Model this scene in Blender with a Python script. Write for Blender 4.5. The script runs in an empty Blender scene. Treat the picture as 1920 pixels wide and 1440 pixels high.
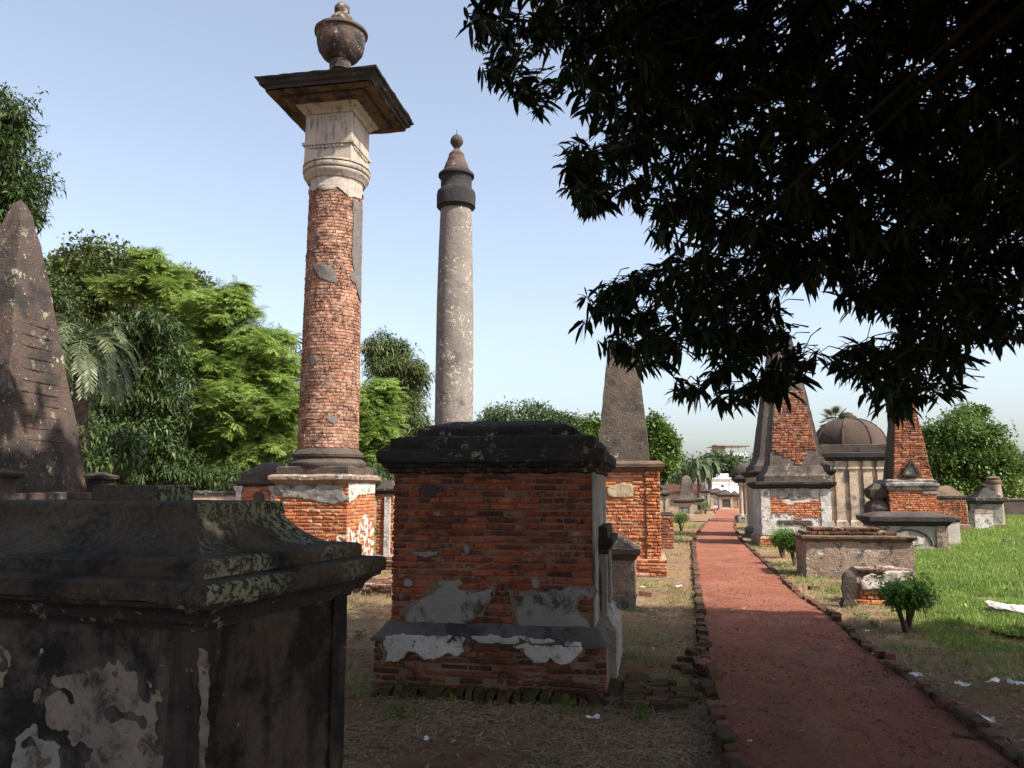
import bpy, bmesh, math, random
import numpy as np
from mathutils import Vector, Matrix, noise

# ---------------------------------------------------------------- camera
EH, F = 1.65, 1478.0
TH = math.atan(202 / F)
CT, ST = math.cos(TH), math.sin(TH)
scn = bpy.context.scene
COL = scn.collection
cam = bpy.data.cameras.new('camera')
cam.sensor_width = 36.0
cam.lens = 36.0 * F / 1920
cam.clip_start, cam.clip_end = 0.05, 6000
camo = bpy.data.objects.new('camera', cam)
COL.objects.link(camo)
camo.location = (0, 0, EH)
camo.rotation_euler = (math.pi / 2 + TH, 0, 0)
scn.camera = camo
# ---------------------------------------------------------------- light
SUN_AZ, SUN_EL = math.radians(-33), math.radians(47)      # to the right and behind the camera
SUN = Vector((math.cos(SUN_AZ) * math.cos(SUN_EL), math.sin(SUN_AZ) * math.cos(SUN_EL), math.sin(SUN_EL)))
w = bpy.data.worlds.new('World')
scn.world = w
w.use_nodes = True
wn = w.node_tree
sky = wn.nodes.new('ShaderNodeTexSky')
sky.sky_type = 'NISHITA'
sky.sun_disc = False
sky.sun_elevation = SUN_EL
sky.sun_rotation = math.pi / 2 - SUN_AZ
sky.altitude = 0
sky.air_density, sky.dust_density, sky.ozone_density = 1.1, 3.0, 2.6
bg = wn.nodes['Background']
bg.inputs['Strength'].default_value = 0.115
hs = wn.nodes.new('ShaderNodeHueSaturation')
hs.inputs['Saturation'].default_value = 0.68            # milky tropical haze
wn.links.new(sky.outputs[0], hs.inputs['Color'])
wn.links.new(hs.outputs[0], bg.inputs['Color'])
sl = bpy.data.lights.new('sun', 'SUN')
sl.energy, sl.angle, sl.color = 4.3, math.radians(0.55), (1.0, 0.92, 0.80)
so = bpy.data.objects.new('sun', sl)
COL.objects.link(so)
so.location = (20, -15, 30)
so.rotation_euler = SUN.to_track_quat('Z', 'Y').to_euler()
scn.view_settings.view_transform = 'Standard'
scn.view_settings.look = 'None'
scn.view_settings.gamma = 1
scn.view_settings.exposure = 1.25
scn.cycles.max_bounces = 6
scn.cycles.transparent_max_bounces = 4

rng = random.Random(7)
nrg = np.random.default_rng(11)
PHI = math.radians(-10)


# ---------------------------------------------------------------- measuring helpers
def rd(px, py):
    u, v = (px - 960) / F, (720 - py) / F
    return Vector((u, CT - v * ST, ST + v * CT))


def at(px, py, Y):
    d = rd(px, py)
    t = Y / d.y
    return Vector((d.x * t, Y, EH + d.z * t))


def G(px, py, z=0.0):
    d = rd(px, py)
    t = (z - EH) / d.z
    return Vector((d.x * t, d.y * t, z))


def zat(py, Y):
    return at(960, py, Y).z


def proj(p):
    y = p[1] * CT + (p[2] - EH) * ST
    if y < 0.05:
        return (-9999, -9999)
    x, z = p[0], -p[1] * ST + (p[2] - EH) * CT
    return (960 + F * x / y, 720 - F * z / y)


def place(pl, pr, py, Yc, phi=PHI):
    """front centre and width of a rotated front face whose ends stand at columns pl, pr of row py"""
    d = rd(pl, py); ul = d.x / d.y
    d = rd(pr, py); ur = d.x / d.y
    c, s = math.cos(phi), math.sin(phi)
    # Xc - h(c - ul s) = ul Yc ; Xc + h(c - ur s) = ur Yc
    h = (ur - ul) * Yc / ((c - ul * s) + (c - ur * s))
    Xc = ul * Yc + h * (c - ul * s)
    return Vector((Xc, Yc, 0)), 2 * h


def pip(poly, x, y):
    r = False
    j = len(poly) - 1
    for i in range(len(poly)):
        xi, yi = poly[i]; xj, yj = poly[j]
        if (yi > y) != (yj > y) and x < (xj - xi) * (y - yi) / (yj - yi) + xi:
            r = not r
        j = i
    return r


# ---------------------------------------------------------------- object helpers
def thing(name, label, cat, loc=(0, 0, 0), rz=0.0, group=None):
    o = bpy.data.objects.new(name, None)
    o.empty_display_size = 0.2
    COL.objects.link(o)
    o.location = loc
    o.rotation_euler = (0, 0, rz)
    tag(o, label, cat, group, 'thing')
    return o


def tag(o, label=None, cat=None, group=None, kind=None):
    if label: o['label'] = label
    if cat: o['category'] = cat
    if group: o['group'] = group
    if kind: o['kind'] = kind
    return o


def link(name, me, parent=None):
    o = bpy.data.objects.new(name, me)
    COL.objects.link(o)
    if parent is not None:
        o.parent = parent
    return o


class MB:
    def __init__(s):
        s.v, s.f = [], []

    def add(s, vs, fs):
        b = len(s.v)
        s.v += [tuple(p) for p in vs]
        s.f += [tuple(i + b for i in q) for q in fs]

    def box(s, x0, x1, y0, y1, z0, z1):
        s.add([(x, y, z) for z in (z0, z1) for y in (y0, y1) for x in (x0, x1)],
              [(0, 2, 3, 1), (4, 5, 7, 6), (0, 1, 5, 4), (2, 6, 7, 3), (0, 4, 6, 2), (1, 3, 7, 5)])

    def loft(s, x0, x1, y0, y1, prof, seg=0.12, amp=0.006, chip=0.0, seed=0.0, freq=4.0):
        """stack of rectangular rings; prof = [(outward offset, z)...]; weathered by noise"""
        nx = max(2, min(40, int((x1 - x0) / seg))); ny = max(2, min(40, int((y1 - y0) / seg)))
        rings = []
        for i, (o, z) in enumerate(prof):
            if i:
                o0, z0 = prof[i - 1]
                k = max(1, int(math.hypot(o - o0, z - z0) / (seg * 1.2)))
                for j in range(1, k):
                    rings.append((o0 + (o - o0) * j / k, z0 + (z - z0) * j / k))
            rings.append((o, z))
        vs, fs = [], []
        n = 2 * (nx + ny)
        cx, cy = (x0 + x1) / 2, (y0 + y1) / 2
        for (o, z) in rings:
            a0, a1, b0, b1 = x0 - o, x1 + o, y0 - o, y1 + o
            loop = [(a0 + (a1 - a0) * i / nx, b0, i == 0) for i in range(nx)]
            loop += [(a1, b0 + (b1 - b0) * i / ny, i == 0) for i in range(ny)]
            loop += [(a1 - (a1 - a0) * i / nx, b1, i == 0) for i in range(nx)]
            loop += [(a0, b1 - (b1 - b0) * i / ny, i == 0) for i in range(ny)]
            for (x, y, cor) in loop:
                p = Vector((x, y, z))
                q = p * freq + Vector((seed, seed * 1.7, 3.1))
                d = noise.noise_vector(q) * amp + noise.noise_vector(q * 3.3) * amp * 0.6
                p += d
                if chip:
                    m = max(0.0, noise.noise(q * 1.9 + Vector((9, 4, 2)))) * chip * (1.0 if cor else 0.35)
                    p.x += math.copysign(m, cx - x); p.y += math.copysign(m, cy - y)
                vs.append(p)
        for r in range(len(rings) - 1):
            for i in range(n):
                j = (i + 1) % n
                fs.append((r * n + i, r * n + j, (r + 1) * n + j, (r + 1) * n + i))
        for r, flip in ((0, True), (len(rings) - 1, False)):
            c = sum((Vector(vs[r * n + i]) for i in range(n)), Vector()) / n
            k = len(vs); vs.append(c)
            for i in range(n):
                j = (i + 1) % n
                fs.append((r * n + j, r * n + i, k) if flip else (r * n + i, r * n + j, k))
        s.add(vs, fs)

    def lathe(s, cx, cy, prof, n=40, amp=0.004, seed=0.0, freq=4.0, sides=None):
        vs, fs = [], []
        for (r, z) in prof:
            for i in range(n):
                a = 2 * math.pi * i / n
                p = Vector((cx + r * math.cos(a), cy + r * math.sin(a), z))
                if amp:
                    q = p * freq + Vector((seed, 2, seed))
                    p += noise.noise_vector(q) * amp + noise.noise_vector(q * 3) * amp * 0.6
                vs.append(p)
        for k in range(len(prof) - 1):
            for i in range(n):
                j = (i + 1) % n
                fs.append((k * n + i, k * n + j, (k + 1) * n + j, (k + 1) * n + i))
        fs.append(tuple(range(n - 1, -1, -1)))
        fs.append(tuple((len(prof) - 1) * n + i for i in range(n)))
        s.add(vs, fs)

    def tube(s, pts, rad, n=6):
        vs, fs = [], []
        pts = [Vector(p) for p in pts]
        for k, p in enumerate(pts):
            d = (pts[min(k + 1, len(pts) - 1)] - pts[max(k - 1, 0)]).normalized()
            a = d.orthogonal().normalized(); b = d.cross(a)
            for i in range(n):
                t = 2 * math.pi * i / n
                vs.append(p + (a * math.cos(t) + b * math.sin(t)) * rad[k])
        for k in range(len(pts) - 1):
            for i in range(n):
                j = (i + 1) % n
                fs.append((k * n + i, k * n + j, (k + 1) * n + j, (k + 1) * n + i))
        fs.append(tuple(range(n - 1, -1, -1)))
        fs.append(tuple((len(pts) - 1) * n + i for i in range(n)))
        s.add(vs, fs)

    def prism(s, poly, z0, z1, M=None):
        n = len(poly)
        vs = [Vector((x, y, z0)) for x, y in poly] + [Vector((x, y, z1)) for x, y in poly]
        if M: vs = [M @ p for p in vs]
        fs = [tuple(range(n - 1, -1, -1)), tuple(range(n, 2 * n))]
        fs += [(i, (i + 1) % n, n + (i + 1) % n, n + i) for i in range(n)]
        s.add(vs, fs)

    def mesh(s, name, mat, smooth=38):
        me = bpy.data.meshes.new(name)
        me.from_pydata(s.v, [], s.f)
        bm = bmesh.new(); bm.from_mesh(me)
        bmesh.ops.recalc_face_normals(bm, faces=bm.faces)
        bm.to_mesh(me); bm.free()
        if smooth:
            me.shade_smooth()
            me.set_sharp_from_angle(angle=math.radians(smooth))
        if mat: me.materials.append(mat)
        return me

    def build(s, name, mat, parent=None, smooth=38):
        return link(name, s.mesh(name, mat, smooth), parent)


# ---------------------------------------------------------------- materials
class NT:
    def __init__(s, name, rough=0.9, spec=0.15):
        s.m = bpy.data.materials.new(name)
        s.m.use_nodes = True
        s.t = s.m.node_tree
        s.b = s.t.nodes['Principled BSDF']
        s.b.inputs['Roughness'].default_value = rough
        s.b.inputs['Specular IOR Level'].default_value = spec
        s.pos = s.t.nodes.new('ShaderNodeNewGeometry')

    def L(s, a, b):
        s.t.links.new(a, b)

    def vec(s, sc=(1, 1, 1), off=(0, 0, 0)):
        n = s.t.nodes.new('ShaderNodeMapping')
        n.inputs['Scale'].default_value = sc
        n.inputs['Location'].default_value = off
        s.L(s.pos.outputs['Position'], n.inputs['Vector'])
        return n.outputs[0]

    def noise(s, scale, detail=5, rough=0.6, vec=None, dist=0.0):
        n = s.t.nodes.new('ShaderNodeTexNoise')
        n.inputs['Scale'].default_value = scale
        n.inputs['Detail'].default_value = detail
        n.inputs['Roughness'].default_value = rough
        n.inputs['Distortion'].default_value = dist
        s.L(vec if vec is not None else s.pos.outputs['Position'], n.inputs['Vector'])
        return n.outputs['Fac']

    def voro(s, scale, vec=None):
        n = s.t.nodes.new('ShaderNodeTexVoronoi')
        n.inputs['Scale'].default_value = scale
        s.L(vec if vec is not None else s.pos.outputs['Position'], n.inputs['Vector'])
        return n.outputs['Distance']

    def rng(s, fac, a, b, c=0.0, d=1.0):
        n = s.t.nodes.new('ShaderNodeMapRange')
        n.interpolation_type = 'SMOOTHSTEP'
        for i, x in zip(('From Min', 'From Max', 'To Min', 'To Max'), (a, b, c, d)):
            n.inputs[i].default_value = x
        s.L(fac, n.inputs['Value'])
        return n.outputs['Result']

    def math(s, op, a, b):
        n = s.t.nodes.new('ShaderNodeMath'); n.operation = op; n.use_clamp = False
        for i, x in enumerate((a, b)):
            if isinstance(x, (int, float)): n.inputs[i].default_value = x
            else: s.L(x, n.inputs[i])
        return n.outputs[0]

    def mix(s, fac, a, b):
        n = s.t.nodes.new('ShaderNodeMix'); n.data_type = 'RGBA'
        for i, x in ((0, fac), (6, a), (7, b)):
            if isinstance(x, tuple): n.inputs[i].default_value = x + (1.0,)
            elif isinstance(x, (int, float)): n.inputs[i].default_value = x
            else: s.L(x, n.inputs[i])
        return n.outputs[2]

    def ramp(s, fac, stops):
        n = s.t.nodes.new('ShaderNodeValToRGB')
        e = n.color_ramp.elements
        while len(e) < len(stops): e.new(0.5)
        for k, (p, c) in enumerate(stops):
            e[k].position = p; e[k].color = c + (1.0,)
        s.L(fac, n.inputs[0])
        return n.outputs[0]

    def rand(s, island=False):
        if island:
            return s.pos.outputs['Random Per Island']
        n = s.t.nodes.new('ShaderNodeObjectInfo')
        return n.outputs['Random']

    def color(s, c):
        s.L(c, s.b.inputs['Base Color'])

    def bump(s, h, dist=0.02, strength=1.0):
        n = s.t.nodes.new('ShaderNodeBump')
        n.inputs['Distance'].default_value = dist
        n.inputs['Strength'].default_value = strength
        s.L(h, n.inputs['Height'])
        s.L(n.outputs[0], s.b.inputs['Normal'])


def weathered(name, base, alt, dark=None, dthr=(0.5, 0.6), dsc=2.0, streak=None, sthr=(0.5, 0.65),
              spots=None, spthr=(0.62, 0.66), spsc=22, lich=None, lthr=(0.55, 0.6), lsc=9.0,
              bump=0.012, bsc=30, rough=0.92, off=(0, 0, 0), aspect=None):
    n = NT(name, rough)
    v = n.vec((1, 1, 1), off)
    c = n.mix(n.rng(n.noise(1.7, 6, 0.65, v), 0.35, 0.65), base, alt)
    fine = n.noise(55, 4, 0.7, v)
    c = n.mix(n.rng(fine, 0.3, 0.75, 0.0, 0.35), c, tuple(x * 0.55 for x in base))
    if streak:
        c = n.mix(n.rng(n.noise(11, 7, 0.7, n.vec((1, 1, 0.11), off)), sthr[0], sthr[1], 0, 0.9), c, streak)
    if dark:
        c = n.mix(n.rng(n.noise(dsc, 10, 0.74, v, 0.25), dthr[0], dthr[1]), c, dark)
    if lich:
        f = n.math('MULTIPLY', n.rng(n.noise(lsc, 7, 0.72, v), lthr[0], lthr[1]),
                   n.rng(n.noise(1.3, 3, 0.5, n.vec((1, 1, 1), (4, 1, 7))), 0.42, 0.6))
        if aspect:      # lichen keeps to the side of the stone that faces one way
            dp = n.t.nodes.new('ShaderNodeVectorMath'); dp.operation = 'DOT_PRODUCT'
            n.L(n.pos.outputs['True Normal'], dp.inputs[0]); dp.inputs[1].default_value = aspect
            f = n.math('MULTIPLY', f, n.rng(dp.outputs['Value'], 0.15, 0.6, 0.12, 1.0))
        c = n.mix(f, c, lich)
    if spots:
        c = n.mix(n.rng(n.noise(spsc, 3, 0.55, v), spthr[0], spthr[1]), c, spots)
    n.color(c)
    h = n.math('ADD', n.noise(bsc, 6, 0.7, v), n.math('MULTIPLY', n.noise(bsc * 0.25, 4, 0.6, v), 1.5))
    n.bump(h, bump)
    return n.m


def brick_mat(name, stops, island=False, lime=0.25, mold=0.2, moss=0.0, big=None, limec=(0.40, 0.30, 0.23)):
    n = NT(name, 0.92)
    r = n.rand(island)
    c = n.ramp(r, stops)
    c = n.mix(n.rng(n.noise(34, 5, 0.7), 0.35, 0.8, 0, 0.5), c, (0.10, 0.045, 0.03))
    if big:
        col, a, b, sc = big
        c = n.mix(n.rng(n.noise(sc, 6, 0.66), a, b), c, col)
    if lime:
        c = n.mix(n.rng(n.noise(6.5, 7, 0.74), 0.62 - lime * 0.3, 0.80 - lime * 0.25, 0, 0.75), c, limec)
    if mold:
        f = n.math('MULTIPLY', n.rng(n.noise(3.1, 6, 0.7, n.vec((1, 1, 1), (5, 5, 1))), 0.60 - mold * 0.4, 0.75 - mold * 0.4),
                   n.rng(n.noise(26, 5, 0.7), 0.40, 0.60))
        c = n.mix(f, c, (0.035, 0.026, 0.022))
    if moss:
        c = n.mix(n.rng(n.noise(9, 6, 0.7), 0.58 - moss * 0.35, 0.72 - moss * 0.3), c, (0.05, 0.06, 0.012))
    n.color(c)
    n.bump(n.math('ADD', n.noise(60, 5, 0.7), n.noise(14, 4, 0.6)), 0.012)
    return n.m


RED = [(0.0, (0.10, 0.04, 0.027)), (0.2, (0.19, 0.052, 0.028)), (0.5, (0.34, 0.080, 0.035)),
       (0.8, (0.40, 0.105, 0.042)), (1.0, (0.24, 0.12, 0.08))]
ORG = [(0.0, (0.28, 0.09, 0.045)), (0.4, (0.43, 0.145, 0.06)), (0.8, (0.50, 0.20, 0.09)), (1.0, (0.46, 0.26, 0.16))]
M = {}
M['brick'] = brick_mat('brick_red', RED, lime=0.30, mold=0.36, big=((0.07, 0.045, 0.037), 0.57, 0.72, 1.7))
M['brick_dk'] = brick_mat('brick_dark_plinth', [(0, (0.08, 0.03, 0.02)), (0.6, (0.18, 0.055, 0.03)), (1, (0.26, 0.10, 0.06))], lime=0.12, mold=0.35, moss=0.1)
M['brick_or'] = brick_mat('brick_orange', ORG, lime=0.3, mold=0.08)
M['brick_or_i'] = brick_mat('brick_orange_field', ORG, island=True, lime=0.25, mold=0.12)
M['brick_col'] = brick_mat('brick_column', [(0, (0.27, 0.13, 0.085)), (0.4, (0.35, 0.17, 0.11)), (0.75, (0.41, 0.21, 0.14)), (1, (0.44, 0.28, 0.20))],
                           island=True, lime=0.62, mold=0.46, big=((0.22, 0.11, 0.078), 0.48, 0.64, 1.1), limec=(0.42, 0.295, 0.225))
M['brick_brown_i'] = brick_mat('brick_brown_field', [(0, (0.14, 0.05, 0.03)), (0.5, (0.27, 0.09, 0.045)), (1, (0.36, 0.18, 0.10))], island=True, lime=0.3, mold=0.3)
M['brick_moss'] = brick_mat('brick_mossy', [(0, (0.05, 0.03, 0.02)), (1, (0.15, 0.06, 0.04))], lime=0.02, mold=0.4, moss=0.40)
M['brick_kerb'] = brick_mat('brick_kerb', [(0, (0.06, 0.032, 0.025)), (0.6, (0.12, 0.056, 0.042)), (1, (0.19, 0.08, 0.055))], lime=0.08, mold=0.4, moss=0.22)
M['brick_kerb_i'] = brick_mat('brick_kerb_far', [(0, (0.09, 0.04, 0.028)), (1, (0.22, 0.085, 0.055))], island=True, lime=0.05, mold=0.3)
M['mortar'] = weathered('lime_mortar', (0.26, 0.18, 0.14), (0.16, 0.095, 0.07), dark=(0.05, 0.035, 0.03), dthr=(0.55, 0.7), bump=0.02)
M['mortar_lt'] = weathered('lime_mortar_pale', (0.37, 0.235, 0.16), (0.29, 0.16, 0.105), dark=(0.09, 0.05, 0.035), dthr=(0.58, 0.7), bump=0.02)
M['plaster'] = weathered('grey_plaster', (0.27, 0.25, 0.225), (0.20, 0.185, 0.17), dark=(0.06, 0.055, 0.05), dthr=(0.49, 0.6), dsc=3.2,
                         spots=(0.05, 0.045, 0.04), spthr=(0.68, 0.71), bump=0.008)
M['plaster_w'] = weathered('whitewashed_plaster', (0.58, 0.555, 0.52), (0.40, 0.375, 0.345), dark=(0.12, 0.105, 0.095), dthr=(0.50, 0.64), dsc=5,
                           spots=(0.12, 0.10, 0.09), spthr=(0.63, 0.67), bump=0.010)
M['plaster_side'] = weathered('flaking_plaster', (0.34, 0.325, 0.30), (0.25, 0.235, 0.21), streak=(0.055, 0.045, 0.038), sthr=(0.54, 0.6),
                              dark=(0.08, 0.07, 0.06), dthr=(0.6, 0.7), bump=0.016)
M['plaster_tan'] = weathered('tan_plaster', (0.42, 0.33, 0.24), (0.33, 0.26, 0.20), streak=(0.10, 0.085, 0.075), sthr=(0.56, 0.68),
                             dark=(0.07, 0.062, 0.056), dthr=(0.60, 0.72), dsc=1.5, bump=0.01)
M['plaster_cap'] = weathered('cream_plaster', (0.40, 0.34, 0.28), (0.32, 0.28, 0.25), streak=(0.11, 0.10, 0.10), sthr=(0.52, 0.64),
                             dark=(0.13, 0.115, 0.11), dthr=(0.56, 0.68), dsc=2.4, bump=0.008)
M['ledge'] = weathered('dark_ledge_plaster', (0.085, 0.078, 0.072), (0.12, 0.108, 0.098), dark=(0.04, 0.036, 0.034), dthr=(0.5, 0.62), dsc=3, bump=0.01)
M['black'] = weathered('blackened_plaster', (0.034, 0.031, 0.029), (0.055, 0.046, 0.04), lich=(0.26, 0.27, 0.20), lthr=(0.56, 0.61), lsc=14,
                       spots=(0.20, 0.20, 0.17), spthr=(0.70, 0.73), bump=0.016)
M['black_lich'] = weathered('lichened_plaster', (0.058, 0.046, 0.038), (0.105, 0.076, 0.056), dark=(0.022, 0.019, 0.017), dthr=(0.47, 0.62), dsc=3.0,
                            lich=(0.27, 0.31, 0.22), lthr=(0.48, 0.52), lsc=42, aspect=(0.96, -0.27, 0.0),
                            spots=(0.20, 0.19, 0.15), spthr=(0.72, 0.75), spsc=34, bump=0.016)
M['brownblack'] = weathered('sooty_brown_plaster', (0.085, 0.066, 0.055), (0.055, 0.045, 0.040), dark=(0.03, 0.027, 0.026), dthr=(0.52, 0.66),
                            spots=(0.26, 0.23, 0.19), spthr=(0.67, 0.70), spsc=26, bump=0.014)
M['cornice'] = weathered('sooty_cornice', (0.030, 0.029, 0.031), (0.048, 0.042, 0.040), spots=(0.25, 0.24, 0.23), spthr=(0.70, 0.73), spsc=18, bump=0.02)
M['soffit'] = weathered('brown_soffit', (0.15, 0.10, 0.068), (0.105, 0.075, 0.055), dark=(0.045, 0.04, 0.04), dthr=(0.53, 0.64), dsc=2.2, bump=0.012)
M['grime'] = weathered('grimy_plaster', (0.085, 0.072, 0.064), (0.15, 0.12, 0.095), dark=(0.022, 0.019, 0.017), dthr=(0.44, 0.60), dsc=4,
                       streak=(0.05, 0.042, 0.038), sthr=(0.52, 0.66), spots=(0.33, 0.31, 0.29), spthr=(0.70, 0.74), spsc=14, bump=0.012)
M['grime_dk'] = weathered('grimy_brown_plaster', (0.06, 0.046, 0.04), (0.10, 0.075, 0.06), dark=(0.018, 0.016, 0.015), dthr=(0.43, 0.57), dsc=2.2,
                          streak=(0.03, 0.026, 0.024), sthr=(0.5, 0.66), spots=(0.25, 0.22, 0.2), spthr=(0.71, 0.75), bump=0.012)
M['urn'] = weathered('urn_stucco', (0.070, 0.060, 0.056), (0.125, 0.075, 0.056), dark=(0.035, 0.032, 0.032), dthr=(0.5, 0.6), dsc=3,
                     lich=(0.42, 0.37, 0.33), lthr=(0.54, 0.62), lsc=8, bump=0.02)
M['shaft_grey'] = weathered('grey_shaft_plaster', (0.165, 0.145, 0.13), (0.21, 0.185, 0.165), dark=(0.085, 0.075, 0.070), dthr=(0.52, 0.66), dsc=1.2,
                            lich=(0.48, 0.44, 0.39), lthr=(0.55, 0.60), lsc=11, spots=(0.46, 0.42, 0.37), spthr=(0.66, 0.69), spsc=13, bump=0.012)
M['obelisk_dk'] = weathered('dark_obelisk_plaster', (0.085, 0.070, 0.060), (0.125, 0.098, 0.080), dark=(0.045, 0.038, 0.034), dthr=(0.48, 0.62), dsc=1.6,
                            lich=(0.30, 0.26, 0.21), lthr=(0.57, 0.63), lsc=5, spots=(0.28, 0.26, 0.23), spthr=(0.68, 0.71), spsc=24, bump=0.014)
M['obelisk_left'] = weathered('inscribed_obelisk_plaster', (0.062, 0.050, 0.045), (0.095, 0.066, 0.055), dark=(0.034, 0.030, 0.029), dthr=(0.46, 0.6), dsc=1.6,
                              lich=(0.30, 0.30, 0.21), lthr=(0.57, 0.64), lsc=6, spots=(0.40, 0.38, 0.34), spthr=(0.69, 0.71), spsc=30, bump=0.014)
M['dome'] = weathered('brown_dome_plaster', (0.080, 0.056, 0.044), (0.06, 0.045, 0.038), streak=(0.05, 0.042, 0.04), sthr=(0.55, 0.7), bump=0.02)
M['mauso'] = weathered('grey_tan_plaster', (0.50, 0.39, 0.28), (0.42, 0.34, 0.26), dark=(0.15, 0.14, 0.135), dthr=(0.46, 0.6), dsc=0.8,
                       streak=(0.17, 0.155, 0.145), sthr=(0.52, 0.66), bump=0.012)
M['stoneslab'] = weathered('pale_slab', (0.46, 0.41, 0.38), (0.38, 0.33, 0.30), spots=(0.22, 0.13, 0.1), spthr=(0.62, 0.68), bump=0.008)
M['patchy'] = weathered('patchy_render', (0.24, 0.17, 0.13), (0.33, 0.25, 0.20), dark=(0.075, 0.06, 0.052), dthr=(0.5, 0.63), dsc=3.5,
                        lich=(0.48, 0.43, 0.38), lthr=(0.56, 0.63), lsc=7, bump=0.03)


def plain(name, col, rough=0.8, var=0.25, sc=8):
    n = NT(name, rough)
    n.color(n.mix(n.rng(n.noise(sc, 5), 0.35, 0.7, 0, 1), col, tuple(x * (1 - var) for x in col)))
    n.bump(n.noise(40, 4), 0.004)
    return n.m


M['white'] = plain('white_paint', (0.78, 0.77, 0.76), 0.7, 0.08, 1)
M['paper'] = plain('litter_white', (0.72, 0.72, 0.72), 0.5, 0.15, 30)
M['concrete'] = plain('pale_concrete', (0.52, 0.52, 0.52), 0.8, 0.2, 0.4)
M['glass'] = plain('window_dark', (0.04, 0.045, 0.05), 0.2, 0.2, 2)
M['tile'] = weathered('old_roof_tiles', (0.19, 0.10, 0.075), (0.13, 0.075, 0.06), dark=(0.06, 0.05, 0.045), dthr=(0.5, 0.62), dsc=1.5, bump=0.05)
M['bark'] = weathered('bark', (0.10, 0.075, 0.055), (0.15, 0.12, 0.095), dark=(0.04, 0.03, 0.025), dthr=(0.5, 0.62), dsc=6, bump=0.03)
M['twig'] = plain('twig_bark', (0.022, 0.018, 0.013), 0.9, 0.3, 12)


def leaf_mat(name, stops, trans=0.3, rough=0.5, spec=0.25):
    n = NT(name, rough, spec)
    c = n.ramp(n.rand(True), stops)
    c = n.mix(n.rng(n.noise(0.9, 3), 0.35, 0.65, 0, 0.5), c, tuple(x * 0.6 for x in stops[0][1]))
    n.color(c)
    if trans:
        t = n.t.nodes.new('ShaderNodeBsdfTranslucent')
        n.L(c, t.inputs['Color'])
        mx = n.t.nodes.new('ShaderNodeMixShader')
        mx.inputs[0].default_value = trans
        n.L(n.b.outputs[0], mx.inputs[1]); n.L(t.outputs[0], mx.inputs[2])
        n.L(mx.outputs[0], n.t.nodes['Material Output'].inputs['Surface'])
    return n.m


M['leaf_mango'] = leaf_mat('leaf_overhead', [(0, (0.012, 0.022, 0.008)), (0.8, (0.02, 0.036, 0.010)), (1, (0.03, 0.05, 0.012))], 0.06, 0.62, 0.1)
M['leaf_dark'] = leaf_mat('leaf_dark_green', [(0, (0.035, 0.06, 0.018)), (0.7, (0.055, 0.09, 0.026)), (1, (0.10, 0.13, 0.045))], 0.2)
M['leaf_olive'] = leaf_mat('leaf_olive', [(0, (0.06, 0.085, 0.025)), (0.7, (0.085, 0.11, 0.035)), (1, (0.13, 0.15, 0.05))], 0.2)
M['leaf_light'] = leaf_mat('leaf_light_green', [(0, (0.14, 0.22, 0.045)), (0.6, (0.24, 0.35, 0.075)), (0.9, (0.34, 0.44, 0.11)), (1, (0.44, 0.44, 0.14))], 0.4, 0.55)
M['leaf_mid'] = leaf_mat('leaf_mid_green', [(0, (0.06, 0.11, 0.02)), (0.6, (0.095, 0.16, 0.03)), (1, (0.15, 0.21, 0.05))], 0.3)
M['leaf_far'] = leaf_mat('leaf_far_green', [(0, (0.065, 0.10, 0.045)), (0.6, (0.09, 0.135, 0.06)), (1, (0.12, 0.16, 0.075))], 0.2)
M['leaf_bush'] = leaf_mat('leaf_bush', [(0, (0.05, 0.11, 0.015)), (0.6, (0.08, 0.17, 0.02)), (1, (0.15, 0.26, 0.04))], 0.3)
M['leaf_palm'] = leaf_mat('leaf_palm', [(0, (0.085, 0.11, 0.05)), (0.6, (0.12, 0.15, 0.075)), (1, (0.17, 0.18, 0.10))], 0.2, 0.4)
M['grass'] = leaf_mat('grass_green', [(0, (0.09, 0.155, 0.03)), (0.5, (0.17, 0.27, 0.045)), (0.88, (0.26, 0.35, 0.07)), (1, (0.40, 0.36, 0.16))], 0.35, 0.6)
M['straw'] = leaf_mat('dry_straw', [(0, (0.22, 0.145, 0.085)), (0.6, (0.37, 0.265, 0.155)), (1, (0.54, 0.42, 0.26))], 0.15, 0.8)
M['litter'] = leaf_mat('dead_leaves', [(0, (0.14, 0.075, 0.05)), (0.6, (0.24, 0.15, 0.10)), (1, (0.42, 0.32, 0.24))], 0.0, 0.8)


def ground_mat():
    n = NT('dry_ground', 0.95, 0.1)
    c = n.mix(n.rng(n.noise(0.55, 6, 0.65), 0.38, 0.62), (0.24, 0.14, 0.085), (0.29, 0.195, 0.115))
    c = n.mix(n.rng(n.noise(1.6, 8, 0.75, n.vec((1, 1, 1), (3, 8, 1))), 0.50, 0.64, 0, 0.85), c, (0.22, 0.09, 0.055))
    c = n.mix(n.rng(n.noise(0.8, 7, 0.75, n.vec((1, 1, 1), (9, 2, 5))), 0.52, 0.66, 0, 0.7), c, (0.10, 0.13, 0.03))
    c = n.mix(n.rng(n.noise(70, 4, 0.75), 0.35, 0.75, 0, 0.6), c, (0.11, 0.075, 0.052))
    n.color(c)
    n.bump(n.math('ADD', n.noise(45, 6, 0.75), n.math('MULTIPLY', n.noise(7, 5, 0.6), 2.0)), 0.04)
    return n.m


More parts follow.
